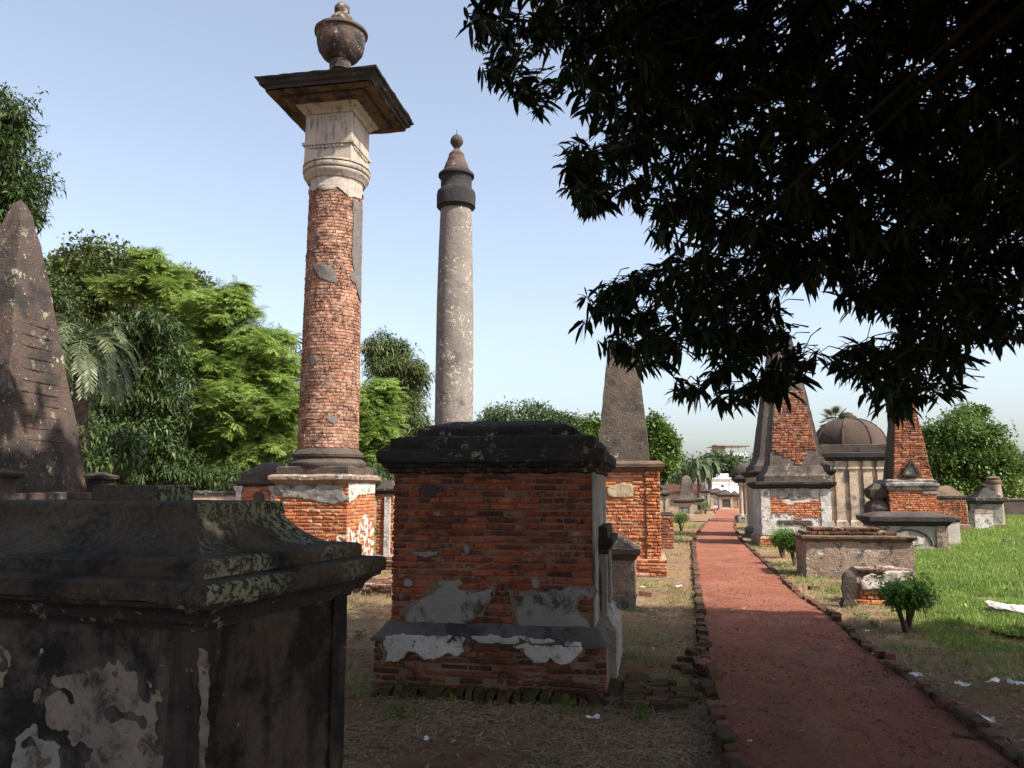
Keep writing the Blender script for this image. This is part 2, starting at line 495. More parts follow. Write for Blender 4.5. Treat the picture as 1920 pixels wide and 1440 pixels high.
def path_mat():
    n = NT('red_laterite', 0.95, 0.1)
    c = n.mix(n.rng(n.noise(0.9, 6, 0.65), 0.35, 0.65), (0.255, 0.095, 0.060), (0.315, 0.132, 0.085))
    c = n.mix(n.rng(n.noise(4.5, 6, 0.7), 0.50, 0.66, 0, 0.7), c, (0.19, 0.066, 0.046))
    c = n.mix(n.rng(n.noise(1.9, 8, 0.75, n.vec((1, .35, 1), (2, 2, 2))), 0.54, 0.70, 0, 0.55), c, (0.36, 0.20, 0.145))
    c = n.mix(n.rng(n.noise(0.7, 9, 0.78, n.vec((1, .5, 1), (7, 1, 3)), 0.6), 0.50, 0.62, 0, 0.6), c, (0.175, 0.085, 0.06))
    c = n.mix(n.rng(n.noise(120, 3, 0.7), 0.35, 0.75, 0, 0.6), c, (0.13, 0.045, 0.03))
    c = n.mix(n.rng(n.noise(150, 2, 0.5), 0.70, 0.74, 0, 0.6), c, (0.50, 0.36, 0.28))
    n.color(c)
    n.bump(n.math('ADD', n.noise(110, 5, 0.75), n.math('MULTIPLY', n.noise(9, 5, 0.6), 1.8)), 0.025)
    return n.m


M['ground'] = ground_mat()
M['path'] = path_mat()
ng = NT('lawn_soil', 0.95, 0.1)
ng.color(ng.mix(ng.rng(ng.noise(1.2, 6), 0.35, 0.65), (0.12, 0.155, 0.045), (0.19, 0.21, 0.07)))
ng.bump(ng.noise(30, 5), 0.05)
M['lawn'] = ng.m


# ---------------------------------------------------------------- bricks
def brick_shape(L, h, dep, r, jit=0.004, bev=0.009):
    pts = [(-L / 2, -h / 2), (-L / 6, -h / 2), (L / 6, -h / 2), (L / 2, -h / 2), (L / 2, 0),
           (L / 2, h / 2), (L / 6, h / 2), (-L / 6, h / 2), (-L / 2, h / 2), (-L / 2, 0)]
    n = len(pts)
    vs = []
    j = lambda k=1.0: r.uniform(-jit, jit) * k
    mid = [(x + j(), z + j()) for x, z in pts]
    for x, z in pts: vs.append((x, dep, z))
    for x, z in mid: vs.append((x, bev + j(0.5), z))
    for i, (x, z) in enumerate(mid):
        c = r.random() < 0.16
        k = bev * (2.2 if c else 1.0)
        sx = (x - math.copysign(k, x)) if abs(x) > L * 0.4 else x
        sz = (z - math.copysign(k * 0.8, z)) if abs(z) > h * 0.3 else z
        vs.append((sx, (0.008 if c else 0.0) + j(0.6), sz))
    fs = []
    for a in (0, n):
        for i in range(n):
            k = (i + 1) % n
            fs.append((a + i, a + k, a + n + k, a + n + i))
    b = 2 * n
    fs += [(b + 0, b + 1, b + 7, b + 8), (b + 1, b + 2, b + 6, b + 7), (b + 2, b + 3, b + 5, b + 6), (b + 8, b + 9, b + 0), (b + 3, b + 4, b + 5)]
    return vs, fs


_bk = {}


def brick_mesh(kind, L, h, dep, mat, r):
    key = (kind, round(L, 3), round(h, 3), mat.name)
    if key not in _bk:
        lst = []
        for k in range(9):
            m = MB(); m.add(*brick_shape(L, h, dep, random.Random(k * 13 + 5)))
            lst.append(m.mesh('brick', mat, 50))
        _bk[key] = lst
    return r.choice(_bk[key])


def rotz(a):
    return Matrix.Rotation(a, 4, 'Z')


def brick_wall(parent, Mx, W, z0, z1, mat, ch=0.056, SL=0.215, HL=0.105, joint=0.012, dep=0.05, keep=None, single=True,
               field='brickwork', seed=1, out=0.005, tilt=0.012):
    """bricks of one wall face; Mx maps (along, inward, up) to parent space"""
    r = random.Random(seed)
    mb = MB()
    n = max(1, int(round((z1 - z0) / ch)))
    ch = (z1 - z0) / n
    cnt = 0
    for i in range(n):
        z = z0 + (i + 0.5) * ch
        x = r.uniform(-0.10, 0.0) if i % 2 else -0.0
        kind = 'S' if (i % 2 == 0) else 'H'
        while x < W - 0.02:
            if r.random() < 0.35: kind = 'S' if kind == 'H' else 'H'
            L = SL if kind == 'S' else HL
            L *= r.uniform(0.88, 1.12)
            a, b = max(0.0, x), min(W, x + L)
            x += L
            if b - a < 0.035: continue
            if W - b < 0.04: b = W
            cx = (a + b) / 2
            if keep and not keep(cx, z): continue
            bl = (b - a) - joint
            bh = ch - joint
            yo = r.gauss(0, out)
            T = Mx @ Matrix.Translation((cx, yo, z + r.uniform(-.002, .002))) @ Matrix.Rotation(r.gauss(0, tilt), 4, 'Y') @ Matrix.Rotation(r.gauss(0, tilt), 4, 'X')
            if single:
                k = 'S' if bl > 0.15 else 'H'
                base = 0.205 if k == 'S' else 0.10
                o = link('brick', brick_mesh(k, base, bh, dep, mat, r), parent)
                o.matrix_local = T @ Matrix.Diagonal((bl / base, 1, r.uniform(0.93, 1.03), 1))
            else:
                vs, fs = brick_shape(bl, bh, dep, r)
                mb.add([T @ Vector(v) for v in vs], fs)
            cnt += 1
    if not single and cnt:
        o = mb.build(field, mat, parent, 50)
        o['kind'] = 'stuff'
        return o


def patch(parent, name, outline, mat, mapf, cell=0.012, thick=0.016, warp=0.02, seed=0.0, wf=9.0, holes=None):
    """ragged sheet of render: cells inside a warped outline, with real thickness"""
    xs = [p[0] for p in outline]; zs = [p[1] for p in outline]
    x0, x1, z0, z1 = min(xs) - warp, max(xs) + warp, min(zs) - warp, max(zs) + warp
    nx, nz = int((x1 - x0) / cell) + 1, int((z1 - z0) / cell) + 1
    ins = set()
    for i in range(nx):
        for k in range(nz):
            x, z = x0 + (i + .5) * cell, z0 + (k + .5) * cell
            q = Vector((x * wf + seed, z * wf, seed))
            d = noise.noise_vector(q) * warp + noise.noise_vector(q * 3.1) * warp * 0.5
            if pip(outline, x + d.x, z + d.y):
                if holes and noise.noise(Vector((x * holes[0], z * holes[0], seed + 5))) > holes[1]: continue
                ins.add((i, k))
    if not ins: return None
    vid, V = {}, []
    def vert(i, k):
        if (i, k) not in vid:
            vid[(i, k)] = len(V); V.append([x0 + i * cell, z0 + k * cell])
        return vid[(i, k)]
    Fq = []; nb = {}; be = []
    for (i, k) in ins:
        a, b, c, d = vert(i, k), vert(i + 1, k), vert(i + 1, k + 1), vert(i, k + 1)
        Fq.append((a, b, c, d))
        for (di, dk, p, q) in ((0, -1, a, b), (1, 0, b, c), (0, 1, c, d), (-1, 0, d, a)):
            if (i + di, k + dk) not in ins:
                be.append((p, q)); nb.setdefault(p, []).append(q); nb.setdefault(q, []).append(p)
    for _ in range(2):
        W = [v[:] for v in V]
        for p, qs in nb.items():
            W[p] = [V[p][c] * 0.4 + 0.6 * sum(V[q][c] for q in qs) / len(qs) for c in (0, 1)]
        V = W
    m = MB()
    top = []
    for j, (x, z) in enumerate(V):
        t = thick * (0.85 + 0.45 * noise.noise(Vector((x * 7 + seed, z * 7, 1))))
        if j in nb: t *= 0.8
        top.append(mapf(x, z, t))
    n = len(top)
    low = {p: n + c for c, p in enumerate(nb)}
    lows = [mapf(V[p][0], V[p][1], -0.004) for p in nb]
    fs = list(Fq) + [(p, low[p], low[q], q) for p, q in be]
    m.add(top + lows, fs)
    return m.build(name, mat, parent, 60)


def front_map(y):
    return lambda x, z, d: (x, y - d, z)


# ---------------------------------------------------------------- foliage templates (numpy)
def leaf_rows(base, d, L, W, droop, side, fold=0.0):
    d = np.array(d, float); d /= np.linalg.norm(d)
    p = np.array(base, float)
    V = []
    ts = [0.0, 0.35, 0.72, 1.0]; ws = [0.14, 1.0, 0.72, 0.0]
    last = 0.0
    for t, wv in zip(ts, ws):
        p = p + d * (t - last) * L
        last = t
        s_ = np.cross(d, side); s_ /= (np.linalg.norm(s_) + 1e-6)
        if wv == 0: V.append(p.copy())
        else:
            V.append(p - s_ * W * wv / 2); V.append(p + s_ * W * wv / 2)
        d = d + np.array([0, 0, -droop]); d /= np.linalg.norm(d)
    Fc = [(0, 1, 3), (0, 3, 2), (2, 3, 5), (2, 5, 4), (4, 5, 6)]
    return V, Fc


def pack(parts):
    V, Fc = [], []
    for v, f in parts:
        b = len(V)
        V += list(v); Fc += [tuple(i + b for i in q) for q in f]
    return np.array(V, float), np.array(Fc, int)


def t_whorl(r, n=13, L=0.215, W=0.040, droop=0.36):
    a = r.uniform(0, 6.28)
    ax = np.array([math.cos(a), math.sin(a), r.uniform(-0.5, 0.45)]); ax /= np.linalg.norm(ax)
    ps = []
    for i in range(n):
        rad = np.array([r.gauss(0, 1), r.gauss(0, 1), r.gauss(0, 0.7)])
        rad -= ax * rad.dot(ax); rad /= (np.linalg.norm(rad) + 1e-6)
        d = ax * r.uniform(0.1, 0.9) + rad * r.uniform(0.5, 1.0)
        side = np.array([r.gauss(0, .5), r.gauss(0, .5), 1.0])
        ps.append(leaf_rows(ax * r.uniform(-0.14, 0.06), d, L * r.uniform(0.7, 1.15), W * r.uniform(.8, 1.2), droop * r.uniform(0.6, 1.5), side))
    return pack(ps)


def t_clump(r, n=16, R=0.28, L=0.15, W=0.075, droop=0.1):
    ps = []
    for i in range(n):
        u = np.array([r.gauss(0, 1), r.gauss(0, 1), r.gauss(0, 0.75)]); u /= np.linalg.norm(u)
        p = u * R * r.uniform(0.35, 1.0)
        d = u + np.array([r.gauss(0, .5), r.gauss(0, .5), r.gauss(-0.15, .4)]); d /= np.linalg.norm(d)
        s_ = np.cross(d, np.array([r.gauss(0, .45), r.gauss(0, .45), 1.0])); s_ /= np.linalg.norm(s_)
        l, w_ = L * r.uniform(.7, 1.3), W * r.uniform(.7, 1.2)
        e = p + d * l - np.array([0, 0, droop * l])
        ps.append(([p, p + d * l * .5 - s_ * w_ / 2, p + d * l * .5 + s_ * w_ / 2, e], [(0, 1, 2), (1, 3, 2)]))
    return pack(ps)


def t_feather(r, n=6, RL=0.5, LL=0.13, LW=0.04):
    """a spray of compound leaves"""
    ps = []
    for q in range(n):
        a = r.uniform(0, 6.28)
        d = np.array([math.cos(a), math.sin(a), r.uniform(-0.1, 0.7)]); d /= np.linalg.norm(d)
        p = np.array([0., 0., 0.])
        for k in range(8):
            p = p + d * RL / 8
            d = d + np.array([0, 0, -0.11]); d /= np.linalg.norm(d)
            s_ = np.cross(d, np.array([0, 0, 1.0])); s_ /= (np.linalg.norm(s_) + 1e-6)
            for sg in (-1, 1):
                e = s_ * sg * 0.9 + d * 0.45 + np.array([0, 0, -0.25]); e /= np.linalg.norm(e)
                l = LL * (1.1 - 0.4 * abs(k - 4) / 4) * r.uniform(.8, 1.2)
                ps.append(([p, p + e * l * .5 + d * LW / 2, p + e * l * .5 - d * LW / 2, p + e * l], [(0, 1, 2), (1, 3, 2)]))
    return pack(ps)


def t_tuft(r, n=9, H=0.16, W=0.006, spread=0.06, lean=0.6):
    ps = []
    for i in range(n):
        a = r.uniform(0, 6.28)
        b = np.array([r.gauss(0, spread), r.gauss(0, spread), -0.01])
        l = r.uniform(.1, lean)
        h = H * r.uniform(.5, 1.2)
        d = np.array([math.cos(a) * l, math.sin(a) * l, 1.0]); d /= np.linalg.norm(d)
        s_ = np.array([-math.sin(a + .6), math.cos(a + .6), 0])
        m_ = b + d * h * .55; d2 = d + np.array([math.cos(a), math.sin(a), -.5]) * l; d2 /= np.linalg.norm(d2)
        ps.append(([b - s_ * W / 2, b + s_ * W / 2, m_ - s_ * W * .4, m_ + s_ * W * .4, m_ + d2 * h * .5], [(0, 1, 3), (0, 3, 2), (2, 3, 4)]))
    return pack(ps)


def t_straw(r, n=14, R=0.14, L=0.12, W=0.004):
    ps = []
    for i in range(n):
        a = r.uniform(0, 6.28)
        b = np.array([r.gauss(0, R), r.gauss(0, R), r.uniform(0.004, 0.02)])
        d = np.array([math.cos(a), math.sin(a), r.uniform(-.05, .25)])
        l = L * r.uniform(.4, 1.3)
        s_ = np.array([-math.sin(a), math.cos(a), r.uniform(-.4, .4)])
        bend = np.array([r.gauss(0, .2), r.gauss(0, .2), 0.05]) * l
        ps.append(([b - s_ * W / 2, b + s_ * W / 2, b + d * l * .5 + bend - s_ * W / 2, b + d * l * .5 + bend + s_ * W / 2, b + d * l], [(0, 1, 3), (0, 3, 2), (2, 3, 4)]))
    return pack(ps)


def t_deadleaf(r, n=5, R=0.22, L=0.10, W=0.03):
    ps = []
    for i in range(n):
        a = r.uniform(0, 6.28)
        b = np.array([r.gauss(0, R), r.gauss(0, R), r.uniform(0.006, 0.02)])
        d = np.array([math.cos(a), math.sin(a), r.uniform(0, .3)])
        ps.append(leaf_rows(b, d, L * r.uniform(.6, 1.2), W * r.uniform(.6, 1.2), 0.25, np.array([r.gauss(0, .4), r.gauss(0, .4), 1.0])))
    return pack(ps)


def fast_mesh(name, V, Fc, mat):
    me = bpy.data.meshes.new(name)
    me.vertices.add(len(V)); me.vertices.foreach_set('co', V.astype(np.float32).ravel())
    me.loops.add(len(Fc) * 3); me.loops.foreach_set('vertex_index', Fc.astype(np.int32).ravel())
    me.polygons.add(len(Fc)); me.polygons.foreach_set('loop_start', np.arange(0, len(Fc) * 3, 3, dtype=np.int32))
    me.update(calc_edges=True)
    if mat: me.materials.append(mat)
    return me


def scatter(name, temps, pts, mat, parent=None, scale=(0.8, 1.2), tilt=0.0, flat=None):
    Vs, Fs, b = [], [], 0
    for p in pts:
        V, Fc = temps[nrg.integers(len(temps))]
        a = nrg.uniform(0, 6.2832); c, s_ = math.cos(a), math.sin(a)
        R = np.array([[c, -s_, 0], [s_, c, 0], [0, 0, 1.0]])
        k = nrg.uniform(*scale) * (p[3] if len(p) > 3 else 1.0)
        if tilt:
            t1 = nrg.normal(0, tilt); c1, s1 = math.cos(t1), math.sin(t1)
            R = R @ np.array([[1, 0, 0], [0, c1, -s1], [0, s1, c1]])
        Vs.append(V @ (R.T * k) + np.array(p[:3])); Fs.append(Fc + b); b += len(V)
    me = fast_mesh(name, np.concatenate(Vs), np.concatenate(Fs), mat)
    return link(name, me, parent)


tr = random.Random(3)
T_MANGO = [t_whorl(tr) for _ in range(12)]
T_MANGO_BIG = [t_whorl(tr, 13, 0.34, 0.085, 0.3) for _ in range(8)]
T_CLUMP = [t_clump(tr) for _ in range(10)]
T_CLUMP_L = [t_clump(tr, 15, 0.30, 0.22, 0.065, 0.5) for _ in range(10)]
T_FAR = [t_clump(tr, 20, 0.6, 0.26, 0.15) for _ in range(8)]
T_FEA = [t_feather(tr) for _ in range(10)]
T_BUSH = [t_clump(tr, 16, 0.07, 0.055, 0.022) for _ in range(8)]
T_TUFT = [t_tuft(tr) for _ in range(10)]
T_TUFT_B = [t_tuft(tr, 11, 0.13, 0.010, 0.11, 1.0) for _ in range(8)] + [t_clump(tr, 12, 0.07, 0.06, 0.035)]
T_STRAW = [t_straw(tr) for _ in range(10)]
T_DEAD = [t_deadleaf(tr) for _ in range(8)]
T_WEED = [t_clump(tr, 14, 0.08, 0.07, 0.035) for _ in range(6)]


# ================================================================ SETTING
def ground_h(x, y):
    return 0.035 * noise.noise(Vector((x * 0.5, y * 0.5, 0))) + 0.012 * noise.noise(Vector((x * 2.2, y * 2.2, 4)))


gx = np.unique(np.concatenate([np.linspace(-8, 14, 150), np.linspace(-60, 60, 60), np.linspace(-3000, 3000, 21)]))
gy = np.unique(np.concatenate([np.linspace(-4, 30, 200), np.linspace(-60, 120, 70), np.linspace(-3000, 3000, 21)]))
V = np.zeros((len(gx) * len(gy), 3))
k = 0
for y in gy:
    for x in gx:
        V[k] = (x, y, ground_h(x, y) - 0.01 if (abs(x) < 60 and -60 < y < 120) else -0.02); k += 1
nx_ = len(gx)
Fg = []
for j in range(len(gy) - 1):
    for i in range(nx_ - 1):
        a = j * nx_ + i
        Fg += [(a, a + 1, a + nx_ + 1), (a, a + nx_ + 1, a + nx_)]
me = fast_mesh('ground', V, np.array(Fg), M['ground'])
me.shade_smooth()
tag(link('ground', me), kind='structure')

# path: pairs of ground points left / right
PL = [(-0.55, -4), (0.35, 0)] + [tuple(G(*p)[:2]) for p in ((1382, 1440), (1369, 1378), (1350, 1327), (1338, 1276), (1327, 1208), (1319, 1140), (1309, 1069), (1303, 1018), (1315, 995), (1334, 974), (1342, 962), (1336, 955), (1320, 950.5))]
PR = [(1.3, -4), (2.05, 0)] + [tuple(G(*p)[:2]) for p in ((1895, 1440), (1815, 1375), (1698, 1283), (1613, 1218), (1549, 1156), (1498, 1125), (1450, 1078), (1385, 1013), (1375, 990), (1378, 974), (1385, 963), (1368, 956), (1340, 950.8))]


def resample(pts, n):
    pts = [Vector((p[0], p[1], 0)) for p in pts]
    L = [0]
    for a, b in zip(pts, pts[1:]): L.append(L[-1] + (b - a).length)
    out = []
    for i in range(n):
        t = L[-1] * i / (n - 1)
        for j in range(len(pts) - 1):
            if t <= L[j + 1] + 1e-6:
                f = (t - L[j]) / max(1e-6, L[j + 1] - L[j])
                out.append(pts[j].lerp(pts[j + 1], f)); break
    return out


# the two edges matched row by row so that the strip stays tidy
def edge_at(pts, y):
    for a, b in zip(pts, pts[1:]):
        if a[1] <= y <= b[1]:
            f = (y - a[1]) / (b[1] - a[1]); return a[0] + (b[0] - a[0]) * f
    return pts[-1][0] if y > pts[-1][1] else pts[0][0]


PLm = [p for p in PL if p[1] <= 47]; PRm = [p for p in PR if p[1] <= 47]
ys = list(np.arange(-4, 40, 0.15)) + [41, 43, 45, 47]
vs, fs = [], []
NX = 12
for y in ys:
    a, b = edge_at(PL, y), edge_at(PR, y)
    for i in range(NX + 1):
        x = a + (b - a) * i / NX
        vs.append((x, y, 0.042 + 0.012 * noise.noise(Vector((x * 1.3, y * 1.3, 2))) + 0.006 * noise.noise(Vector((x * 5, y * 5, 1)))))
for j in range(len(ys) - 1):
    for i in range(NX):
        q = j * (NX + 1) + i
        fs.append((q, q + 1, q + NX + 2, q + NX + 1))
# far bend
far = [((1334, 974), (1378, 974)), ((1343, 964), (1386, 964)), ((1338, 957), (1378, 958)), ((1318, 953.5), (1345, 953)), ((1290, 951.5), (1300, 950))]
b = len(vs)
for (l, r_) in far:
    for i in range(3):
        p = G(l[0] + (r_[0] - l[0]) * i / 2, l[1] + (r_[1] - l[1]) * i / 2); vs.append((p.x, p.y, 0.046))
for j in range(len(far) - 1):
    for i in range(2):
        q = b + j * 3 + i
        fs.append((q, q + 1, q + 4, q + 3))
m = MB(); m.add(vs, fs)
tag(m.build('path', M['path'], None, 80), kind='structure')


# kerbs: each brick an object
def kerb(name, label, pts, off, hgt, wid, seed, gaps=(), far_end=46.0, lenb=0.225, messy=()):
    r = random.Random(seed)
    root = thing(name, label, 'kerb', (0, 0, 0))
    P_ = [Vector((edge_at(pts, y) + off, y, 0)) for y in np.arange(1.0, far_end, 0.02)]
    acc, last, mb = 0.0, P_[0], MB()
    nxt = lenb
    for p, q in zip(P_, P_[1:]):
        acc += (q - p).length
        if acc < nxt: continue
        Lb = (q - last).length; c = (q + last) / 2; ang = math.atan2((q - last).y, (q - last).x)
        acc, last = 0.0, q.copy(); nxt = lenb * r.uniform(0.5 if c.y < 9 else 0.8, 1.1)
        if any(a < c.y < b_ for a, b_ in gaps): continue
        mess = any(a < c.y < b_ for a, b_ in messy)
        if mess and r.random() < 0.3: continue
        zz = hgt / 2 + 0.002 + r.gauss(0, 0.016)
        T = Matrix.Translation((c.x + r.gauss(0, .010 + (.04 if mess else 0)), c.y, zz)) @ rotz(ang + r.gauss(0, .05 + (.25 if mess else 0))) @ \
            Matrix.Rotation(r.gauss(0, .04 + (.15 if mess else 0)), 4, 'X') @ Matrix.Rotation(r.gauss(0, .03 + (.12 if mess else 0)), 4, 'Y')
        h = hgt * r.uniform(.88, 1.1); wd = wid * r.uniform(.85, 1.15)
        if c.y < 31:
            # upright-lying block, worn on top: shared mesh, turned so that its worn face looks up
            me_ = brick_mesh('K', 0.22, wid, 0.16, M['brick_kerb'], r)
            o = link('brick', me_, root)
            o.matrix_local = T @ Matrix.Translation((0, 0, h / 2)) @ Matrix.Rotation(-math.pi / 2, 4, 'X') @ Matrix.Diagonal(((Lb - .012) / 0.22, h / 0.16, wd / wid, 1))
        else:
            vs_, fs_ = brick_shape(Lb - .012, wd, h, r)
            Tm = T @ Matrix.Translation((0, 0, h / 2)) @ Matrix.Rotation(-math.pi / 2, 4, 'X')
            mb.add([Tm @ Vector(v) for v in vs_], fs_)
    if mb.v:
        o = mb.build('brick_row', M['brick_kerb_i'], root, 50); o['kind'] = 'stuff'
    return root


kerb('brick_kerb', 'broken row of worn bricks edging the left side of the red path', PL, -0.05, 0.075, 0.10, 4, gaps=((10.3, 10.55), (13.2, 13.6)), messy=((4.6, 5.4), (6.2, 8.6)))
kerb('brick_kerb', 'low line of dark bricks edging the right side of the red path', PR, 0.06, 0.075, 0.095, 9, gaps=((15.2, 16.4), (36.5, 39)), messy=((7.6, 8.0),))

# lawn sheet at the right
LAWN = [tuple(G(*p)[:2]) for p in ((1725, 1125), (1760, 1148), (1830, 1180), (1930, 1215), (2400, 1230))] + [(40, 12), (60, 70), (18, 70)] + [tuple(G(*p)[:2]) for p in ((1790, 985), (1760, 1010), (1725, 1055))]
vs, fs, vid = [], [], {}
for iy, y in enumerate(np.arange(7, 40, .25)):
    for ix, x in enumerate(np.arange(4.5, 34, .25)):
        qx, qy = x + .5 * noise.noise(Vector((x * 1.3, y * 1.3, 3))), y - .5 + .7 * noise.noise(Vector((x * .8, y * .8, 5)))
        if not pip(LAWN, qx, qy): continue
        q_ = []
        for (a, b_) in ((0, 0), (1, 0), (1, 1), (0, 1)):
            kk = (ix + a, iy + b_)
            if kk not in vid:
                vid[kk] = len(vs)
                X, Y_ = 4.5 + kk[0] * .25, 7 + kk[1] * .25
                vs.append((X + .1 * noise.noise(Vector((X * 3, Y_ * 3, 1))), Y_ + .1 * noise.noise(Vector((X * 3, Y_ * 3, 8))), ground_h(X, Y_) + .012))
            q_.append(vid[kk])
        fs.append(tuple(q_))
m = MB(); m.add(vs, fs); me = m.mesh('lawn', M['lawn'], 80)
tag(link('lawn', me), kind='structure')


# ================================================================ TOMBS
def on_face(loc, phi, px, py, yl=0.0):
    """local (x, z) where the sight line of a picture point meets the plane y = yl of a thing"""
    c, s = math.cos(phi), math.sin(phi)
    d = rd(px, py)
    # local y = -s*(X-lx) + c*(Y-ly)
    k0 = -s * (0 - loc[0]) + c * (0 - loc[1])
    kd = -s * d.x + c * d.y
    t = (yl - k0) / kd
    X, Y, Z = d.x * t - loc[0], d.y * t - loc[1], EH + d.z * t
    return (c * X + s * Y, Z)


def wallM(W, x0=None, y=0.0):
    return Matrix.Translation((-W / 2 if x0 is None else x0, y, 0))


def rightM(x, y0=0.0):
    return Matrix.Translation((x, y0, 0)) @ rotz(math.pi / 2)


def leftM(x, y1):
    return Matrix.Translation((x, y1, 0)) @ rotz(-math.pi / 2)


# ---------------------------------------------------------------- red brick chest tomb in the middle
loc, W = place(732, 1114, 1170, 6.95)
D = 1.8
root = thing('brick_chest_tomb', 'shaded red brick chest tomb with black slab roof and grey plaster patches in the centre', 'tomb', loc, PHI)
zb, ze, zt = zat(1170, 6.95), zat(1203, 6.80), zat(884, 6.95)
h = W / 2
m = MB(); m.box(-h + .012, h - .004, 0.012, D, zb - .05, zt + .02); m.build('wall', M['mortar'], root, 0)
A = [on_face(loc, PHI, 640 + x / 3, 750 + y / 3) for x, y in ((360, 1285), (365, 1200), (420, 1130), (500, 1105), (590, 1030), (640, 1060), (760, 1090), (840, 1050), (830, 1130), (770, 1200), (740, 1260), (745, 1310))]
B = [on_face(loc, PHI, 640 + x / 3, 750 + y / 3) for x, y in ((960, 1080), (1000, 1110), (1100, 1085), (1200, 1075), (1300, 1060), (1410, 1050), (1412, 1100), (1315, 1110), (1330, 1190), (1400, 1270), (1412, 1330), (1000, 1320), (985, 1200))]
brick_wall(root, wallM(W), W, zb, zt, M['brick'], ch=0.0555, keep=lambda x, z: not (pip(A, x - h, z) or pip(B, x - h, z)), seed=21)
brick_wall(root, leftM(-h, D), D, zb, zt, M['brick'], ch=0.0555, single=False, field='side_brickwork', seed=22)
fm = front_map(0.0)
def grow(o_, k):
    cx_, cz_ = sum(p[0] for p in o_) / len(o_), sum(p[1] for p in o_) / len(o_)
    return [(cx_ + (p[0] - cx_) * k, cz_ + (p[1] - cz_) * k) for p in o_]
for o_, sd in ((A, 31.0), (B, 37.0)):
    patch(root, 'undercoat', [(max(-h + .01, min(h - .01, x)), max(zb + .01, z)) for x, z in grow(o_, 1.13)], M['mortar'], fm, 0.011, 0.007, 0.06, sd, 7.0)
patch(root, 'plaster_patch', A, M['plaster'], fm, 0.011, 0.020, 0.035, 1.0, 13.0)
patch(root, 'plaster_patch', B, M['plaster'], fm, 0.011, 0.020, 0.035, 7.0, 13.0)
for i, (x, y, rx, ry) in enumerate(((375, 1030, 34, 26), (480, 862, 70, 14), (700, 835, 26, 20), (1085, 1030, 24, 26), (740, 985, 40, 14), (510, 510, 66, 44), (620, 1035, 70, 26), (860, 440, 130, 16))):
    o_ = [on_face(loc, PHI, 640 + (x + rx * math.cos(a)) / 3, 750 + (y + ry * math.sin(a)) / 3) for a in [k * .785 for k in range(8)]]
    patch(root, 'plaster_patch', o_, M['brownblack'] if i in (5, 7) else M['plaster'], fm, 0.011, 0.010, 0.035, 11.0 + i * 3)
# plinth
m = MB(); m.loft(-h, h, 0, D, [(.10, -.05), (.10, ze - .03)], 0.2, .004); m.build('plinth', M['mortar'], root)
pw = W + .22
brick_wall(root, wallM(pw, y=-.11), pw, 0.0, ze - .035, M['brick_dk'], ch=.057, seed=31, out=.009, tilt=.03)
m = MB(); m.loft(-h, h, 0, D, [(.105, ze - .035), (.125, ze - .03), (.128, ze - .004), (.115, ze + .006), (.03, zb - .005), (0.0, zb + .01)], .05, .010, .03, 3); m.build('plinth_ledge', M['ledge'], root)
lf = front_map(-.115)
W1 = [on_face(loc, PHI, 700 + x / 3.556, 1160 + y / 3.556, -.11) for x, y in ((62, 140), (590, 150), (605, 215), (570, 245), (470, 240), (410, 270), (330, 260), (300, 230), (230, 210), (180, 280), (80, 285), (105, 230))]
W2 = [on_face(loc, PHI, 700 + x / 3.556, 1160 + y / 3.556, -.11) for x, y in ((930, 170), (1385, 180), (1385, 240), (1340, 270), (1320, 300), (1160, 270), (1090, 290), (1040, 250), (1000, 210))]
for o_, sd in ((W1, 41.0), (W2, 43.0)):
    patch(root, 'undercoat', [(x, min(ze - .04, z)) for x, z in grow(o_, 1.14)], M['mortar'], lf, .011, .009, .04, sd, 8.0)
patch(root, 'whitewash_patch', W1, M['plaster_w'], lf, .011, .022, .030, 3, 14.0)
patch(root, 'whitewash_patch', W2, M['plaster_w'], lf, .011, .022, .030, 5, 14.0)
W3 = [on_face(loc, PHI, 700 + x / 3.556, 1160 + y / 3.556, -.13) for x, y in ((70, 112), (300, 108), (560, 118), (700, 112), (980, 125), (1400, 160), (1390, 185), (1000, 165), (600, 165), (70, 150))]
patch(root, 'whitewash_patch', W3, M['plaster_w'], front_map(-.128), .011, .012, .02, 8, holes=(9, .25))
# roof
z1, z2, z3, z4 = zat(862, 6.83), zat(846, 6.83), zat(818, 6.95), zat(799, 7.1)
m = MB(); m.loft(-h, h, 0, D, [(.0, zt - .02), (.035, zt), (.035, zt + .03), (.07, zt + .04), (.085, z1 - .03), (.125, z1 - .015), (.13, z1 + .03), (.115, z2 + .012), (.03, z2 + .03)], .025, .014, .07, 1, 14); m.build('cornice', M['black'], root)
m = MB(); m.loft(-h, h, 0, D, [(.02, z2 + .0), (.03, z2 + .03), (.025, z3 - .01), (.0, z3), (-.12, z3 + .01)], .03, .014, .06, 2, 14); m.build('roof_slab', M['black'], root)
m = MB(); m.loft(-h, h, 0, D, [(-.17, z3 - .01), (-.17, z4 - .02), (-.19, z4), (-.25, z4 + .005)], .035, .014, .05, 5, 13); m.build('roof_slab', M['black'], root)
m = MB(); m.loft(-h, h, 0, D, [(-.20, z4 - .02), (-.22, z4 + .01), (-.45, z4 + .07), (-.65, z4 + .085), (-.86, z4 + .09)], .07, .008, 0, 6); m.build('roof_hump', M['black'], root)
tufts = []
for _ in range(90):
    x_, y_ = rng.uniform(-h - .05, h + .05), rng.uniform(-.09, D * .7)
    z_ = z2 + .02 if (y_ < 0.02 or abs(x_) > h - .04) else z3 + .01
    if noise.noise(Vector((x_ * 3, y_ * 3, 1))) > .0: tufts.append((x_, y_, z_, .42))
scatter('roof_weeds', T_WEED, tufts, M['leaf_dark'], root, (.5, 1.1), .3)['kind'] = 'stuff'
